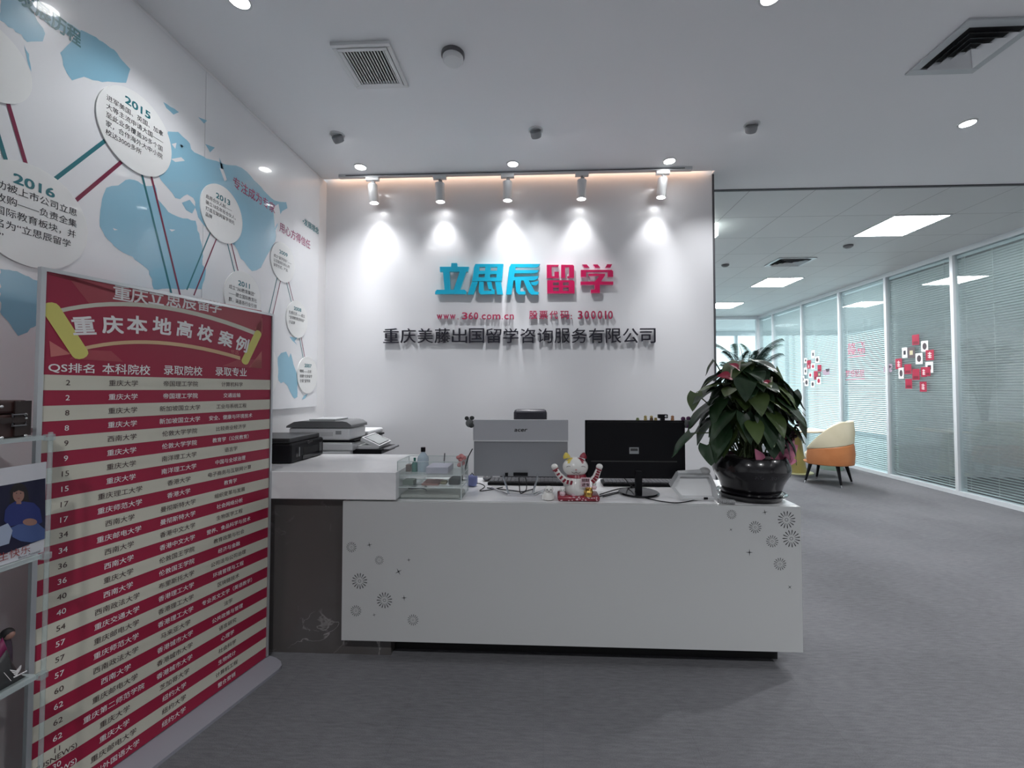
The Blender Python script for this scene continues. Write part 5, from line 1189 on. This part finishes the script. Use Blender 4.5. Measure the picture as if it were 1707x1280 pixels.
# ------------------------------------------------------------------ lounge chair, table, stool, palm
def armchair():
    cx, cyy = 4.23, 6.60; rz = math.radians(130)
    r = thing('tub_armchair', 'cream and orange leather tub armchair with tapered black legs by the glass partition', 'armchair', (cx, cyy, 0)); r.rotation_euler = (0, 0, rz)
    # local: faces +x
    def shell(zlo, zhi, m, name, th=.06, lab=None):
        b = MB(); n = 30; vs = []; Rx, Ry = .335, .335
        for i in range(n + 1):
            a = math.radians(lerp(62, 298, i / n)); f = abs(i / n * 2 - 1)
            for (rr, zq) in ((1, 0), (1.04, .5), (1.0, 1), (.80, 1), (.78, .5), (.78, 0)):
                z0_ = zlo(f); z1_ = zhi(f); x_ = Rx * rr * math.cos(a); y_ = Ry * rr * math.sin(a)
                vs.append((x_ + .02, y_, lerp(z0_, z1_, zq)))
        fs = [(i * 6 + j, (i + 1) * 6 + j, (i + 1) * 6 + (j + 1) % 6, i * 6 + (j + 1) % 6) for i in range(n) for j in range(6)]
        fs += [tuple(range(6)), tuple(n * 6 + j for j in range(5, -1, -1))]
        b.add(vs, fs, m); o = b.build(name, r, off=(0, 0, 0), bevel=.012, label=lab); return o
    top = lambda f: .93 - .40 * max(0, (f - .30) / .70) ** 1.5
    mid = lambda f: .615 - .10 * f
    shell(lambda f: .300 + .0 * f, lambda f: min(mid(f), top(f) - .02), orange_leather, 'lower_shell', lab='orange leather lower shell')
    shell(lambda f: min(mid(f), top(f) - .02) + .001, top, cream_leather, 'backrest', lab='cream leather backrest')
    MB().lathe([(.20, .29), (.30, .30), (.31, .32), (.27, .34)], (0, 0, 0), orange_leather, 36).build('seat_base', r, off=(0, 0, 0))
    MB().lathe([(.24, .341), (.262, .37), (.262, .43), (.24, .455), (.001, .462)], (.03, 0, 0), cream_leather, 36).build('seat_cushion', r, off=(0, 0, 0))
    for sx in (1, -1):
        for sy in (1, -1):
            a, c = Vector((sx * .17, sy * .17, .295)), Vector((sx * .23, sy * .23, .0))
            o = MB().cyl(c.lerp(a, .12), a, .014, black, 14, .026).build('leg', r, off=(0, 0, 0)); MB().cyl(c, c.lerp(a, .12), .011, chrome, 12, .014).build('leg_tip', o, off=(0, 0, 0))
armchair()
tx_, ty_ = 4.30, 7.45
tb_ = thing('round_table', 'round pale table on an olive cone foot behind the armchair', 'table', (tx_, ty_, 0))
MB().lathe([(.39, .695), (.40, .705), (.40, .715), (.39, .72)], (tx_, ty_, 0), pale_wood, 48).build('table_top', tb_)
MB().lathe([(.165, .012), (.12, .35), (.085, .694)], (tx_ - .06, ty_, 0), olive, 32).build('cone_foot', tb_)
MB().lathe([(.26, .0), (.26, .010), (.25, .012)], (tx_ - .06, ty_, 0), mat('pale_olive', srgb(186, 184, 140), .4), 40).build('floor_plate', tb_)
for dx_, dy_, rz_, mt, lb in ((-.2, -.12, .2, mat('mag_blue', srgb(120, 160, 176), .4), 'blue magazine on the round table'), (.05, -.05, -.4, mat('mag_white', (.75, .78, .78), .4), 'white magazine on the round table'), (-.03, .2, .5, mat('mag_dark', (.05, .06, .07), .4), 'dark magazine on the far side of the round table')):
    o = MB().box((-.10, -.14, 0), (.10, .14, .008), mt).build('magazine', smooth=False); o.location = (tx_ + dx_, ty_ + dy_, .7205); o.rotation_euler = (0, 0, rz_); tag(o, lb, 'magazine', 'magazines on the round table')
gs = thing('round_stool', 'pale green round stool in front of the blinds behind the armchair', 'stool', (5.02, 7.75, 0))
MB().lathe([(.165, .0), (.17, .02), (.17, .34), (.16, .36)], (5.02, 7.75, 0), pale_green, 32).build('stool_body', gs); MB().lathe([(.175, .361), (.18, .38), (.17, .41), (.001, .42)], (5.02, 7.75, 0), pale_green, 32).build('seat_pad', gs)
def palm():
    cx, cyy = 3.52, 7.6; r = thing('palm_plant', 'feathery dark palm standing in the office behind the anthurium', 'plant', (cx, cyy, 0))
    MB().lathe([(.13, 0), (.19, .30), (.20, .34), (.18, .34), (.17, .30)], (cx, cyy, 0), white_plastic, 32).build('planter', r)
    MB().lathe([(.172, .29), (.001, .30)], (cx, cyy, 0), soil, 24, cap=False).build('soil', r)
    rnd = random.Random(5); st = MB(); lf = MB()
    for k in range(13):
        a = 2 * PI * k / 13 + rnd.uniform(-.2, .2); h = rnd.uniform(2.30, 2.72); R_ = rnd.uniform(.30, .62)
        if k % 3 == 0: h += .2
        pts = [Vector((cx, cyy, .30))]
        for i in range(1, 13):
            t = i / 12; pts.append(Vector((cx + math.cos(a) * R_ * t ** 1.8, cyy + math.sin(a) * R_ * t ** 1.8, .30 + h * (t - .36 * max(0, t - .55) ** 1.2 * 2.4))))
        st.tube(pts, [.012 * (1 - .8 * i / 12) for i in range(13)], palm_m, 6)
        for i in range(5, 13):
            for sub in (0, .17, .33, .5, .66, .83):
                if i == 12 and sub: continue
                p = pts[i].lerp(pts[min(i + 1, 12)], sub); d = (pts[i] - pts[i - 1]).normalized(); sd = d.cross(Vector((0, 0, 1))).normalized()
                for sg in (-1, 1):
                    ld = (sd * sg + d * .55 + Vector((0, 0, -.35))).normalized(); Ln = .26 * (1 - .55 * (i - 5) / 8); n_ = d * .006
                    lf.add([p - n_, p + ld * Ln * .5 + n_ * .9 , p + ld * Ln + Vector((0, 0, -.03)), p + ld * Ln * .5 - n_ * .9], [(0, 1, 2, 3)], palm_m)
    st.build('stems', r); lf.build('fronds', r, smooth=False)
palm()

# ------------------------------------------------------------------ photo cards and lettering stuck on the glass
XG = XP + .016
card_mats = {'r': (mat('card_crimson', srgb(168, 34, 66), .5), mat('card_deep', srgb(120, 24, 46), .5)), 'w': (mat('card_white', (.85, .84, .84), .5), mat('card_photo', srgb(78, 66, 72), .5)),
             't': (mat('card_crimson', (0, 0, 0)), mat('card_pale', srgb(236, 214, 216), .5)), 'b': (mat('card_brown', srgb(96, 84, 88), .5), mat('card_cream', srgb(206, 196, 160), .5)), 'k': (mat('card_white', (0, 0, 0)), mat('card_black', srgb(50, 46, 56), .5)),
             'p': (mat('card_white', (0, 0, 0)), mat('card_crimson', (0, 0, 0)))}
desc = {'r': 'plain crimson photo card', 'w': 'white card with dark oval picture', 't': 'crimson card with white writing', 'b': 'brown card with cream centre', 'k': 'white card with black picture', 'p': 'white card with red picture'}
def cards(lst, org, sc, cluster, grp, lift0):
    for k, (x, y, w, h, ty, where) in enumerate(lst):
        px, py = org[0] + x / sc, org[1] + y / sc; a, c = onx(px - w / sc / 2, py, XG), onx(px + w / sc / 2, py, XG); mid = onx(px, py, XG)
        hh = h / sc / 2 * (mid.y / F_PX); lf = .002 + .0012 * k
        y0, y1 = sorted((a.y, c.y)); f, s_ = card_mats[ty]
        m = MB().box((XG - lf - .001, y0, mid.z - hh), (XG - lf, y1, mid.z + hh), f)
        cyy, hw_ = (y0 + y1) / 2, (y1 - y0) / 2; xx = XG - lf - .0015
        if ty in 'wp': m.poly([(xx, cyy + hw_ * .6 * math.cos(t), mid.z + hh * .62 * math.sin(t)) for t in [2 * PI * i / 18 for i in range(18)]], s_)
        elif ty == 't':
            for q in (-.45, -.1, .3): m.poly([(xx, cyy - hw_ * .5, mid.z + hh * (q - .1)), (xx, cyy + hw_ * .45, mid.z + hh * (q - .04)), (xx, cyy + hw_ * .5, mid.z + hh * (q + .14)), (xx, cyy - hw_ * .4, mid.z + hh * (q + .08))], s_)
            m.poly([(xx - .0003, cyy - hw_ * .12, mid.z - hh * .6), (xx - .0003, cyy + hw_ * .12, mid.z - hh * .6), (xx - .0003, cyy + hw_ * .12, mid.z + hh * .6), (xx - .0003, cyy - hw_ * .12, mid.z + hh * .6)], s_)
        else:
            u, v = (.45, .4) if ty != 'r' else (.7, .3)
            m.poly([(xx, cyy - hw_ * u, mid.z - hh * v), (xx, cyy + hw_ * u, mid.z - hh * v), (xx, cyy + hw_ * u, mid.z + hh * (v if ty != 'r' else -.8)), (xx, cyy - hw_ * u, mid.z + hh * (v if ty != 'r' else -.8))], s_)
        tag(m.build('photo_card', smooth=False, off=(XG, cyy, mid.z - hh)), '%s %s, %s cluster' % (desc[ty], where, cluster), 'photo card', grp)
cards([(580, 270, 120, 170, 'r', 'at the very top'), (735, 380, 120, 180, 'w', 'at upper right'), (395, 490, 90, 170, 'k', 'at upper left'), (510, 490, 120, 180, 'b', 'next to the upper left'), (645, 590, 120, 180, 'w', 'in the middle'),
       (830, 530, 140, 170, 't', 'at the right side'), (300, 680, 110, 170, 't', 'held by the printed hand at left'), (825, 740, 130, 180, 'k', 'at the right, slightly turned'), (460, 770, 120, 160, 'r', 'left of centre'), (345, 840, 90, 180, 'w', 'at lower left'),
       (600, 860, 125, 180, 'r', 'with bright edges below centre'), (735, 820, 100, 160, 't', 'below centre right'), (805, 810, 90, 150, 'r', 'under the turned white card'), (480, 1020, 115, 160, 'r', 'at the bottom left'), (730, 1070, 120, 165, 't', 'at the bottom right')], (1470, 540), 10.24, 'near', 'photo cards in the near cluster', 0)
cards([(365, 290, 80, 185, 'k', 'at the very top'), (465, 420, 90, 150, 'w', 'at upper right'), (190, 440, 70, 120, 'k', 'at upper left'), (270, 480, 95, 90, 'r', 'below the upper left'), (265, 580, 85, 100, 't', 'left of centre'), (370, 580, 90, 120, 'p', 'in the middle'), (525, 620, 90, 150, 'r', 'at the right side'),
       (195, 690, 75, 160, 'k', 'at the left edge'), (310, 785, 85, 120, 'p', 'below the middle'), (440, 790, 90, 195, 'r', 'tallest, right of centre'), (525, 770, 75, 130, 'b', 'at the right below the red one'), (135, 885, 80, 150, 'w', 'at the lower left corner'), (225, 960, 95, 170, 'w', 'at the bottom left'), (375, 1000, 85, 150, 'w', 'at the bottom middle'), (520, 920, 100, 170, 'p', 'at the lower right')], (1330, 570), 14.23, 'far', 'photo cards in the far cluster', 0)
def decal(name, label, polys, cat='sticker'):
    m = MB()
    for k, (pts, mt) in enumerate(polys): m.poly([onx(x, y, XG) + Vector((-.0008 - .0004 * k, 0, 0)) for x, y in pts], mt)
    c = m.v[0]; tag(m.build(name, smooth=False, off=(XG, c[1], c[2])), label, cat)
lilac = mat('hand_lilac', srgb(176, 156, 172), .5); hdark = mat('hand_dark', srgb(74, 62, 74), .5)
H = lambda o, s_: [(o[0] + x * s_, o[1] + y * s_) for x, y in ((0, 5), (3, 0), (8, -2), (14, -1), (15, 4), (12, 8), (15, 9), (13, 12), (6, 13), (0, 12))]
decal('hand_sticker', 'printed hand sticker reaching from the left of the near photo cards', [(H((1473, 608), 1), lilac), ([(1474, 613), (1482, 609), (1487, 611), (1480, 615)], hdark)])
decal('hand_sticker', 'printed hand sticker reaching from the right of the far photo cards', [([(1371, 618), (1376, 616), (1383, 615), (1383, 624), (1376, 626), (1372, 624)], lilac), ([(1376, 615), (1383, 614), (1382, 619), (1378, 620)], hdark)])
rt = mat('decal_red', srgb(196, 90, 120), .5)
def glass_text(label, body_rows, p0, p1, under, off):
    m = MB(); A, B = onx(p0[0], p1[1], XG), onx(p1[0], p0[1], XG); n = len(body_rows)
    for k, bd in enumerate(body_rows):
        z1 = lerp(B.z, A.z, k / n); z0 = lerp(B.z, A.z, (k + .92) / n)
        m.text(bd, lambda a, bb, c: Vector((XG - .0012, a, bb)), 1, rt, off=off, fit=(A.y, B.y, z0, z1))
    yl, yh = sorted((A.y, B.y)); zu = A.z - .03
    m.poly([(XG - .0012, yh, zu), (XG - .0012, yl, zu + .012), (XG - .0012, yl, zu), (XG - .0012, yh, zu - .010)][::-1], rt)
    tag(m.build('glass_lettering', smooth=False, off=(XG, (A.y + B.y) / 2, A.z)), label, 'sticker')
glass_text('blocky red lettering sticker, upper one on the bright glass pane', ['放飞', '理想'], (1413, 568), (1442, 593), True, 0)
glass_text('thin red handwritten lettering sticker, lower one on the bright glass pane', ['梦想起航'], (1410, 615), (1441, 630), True, .0)
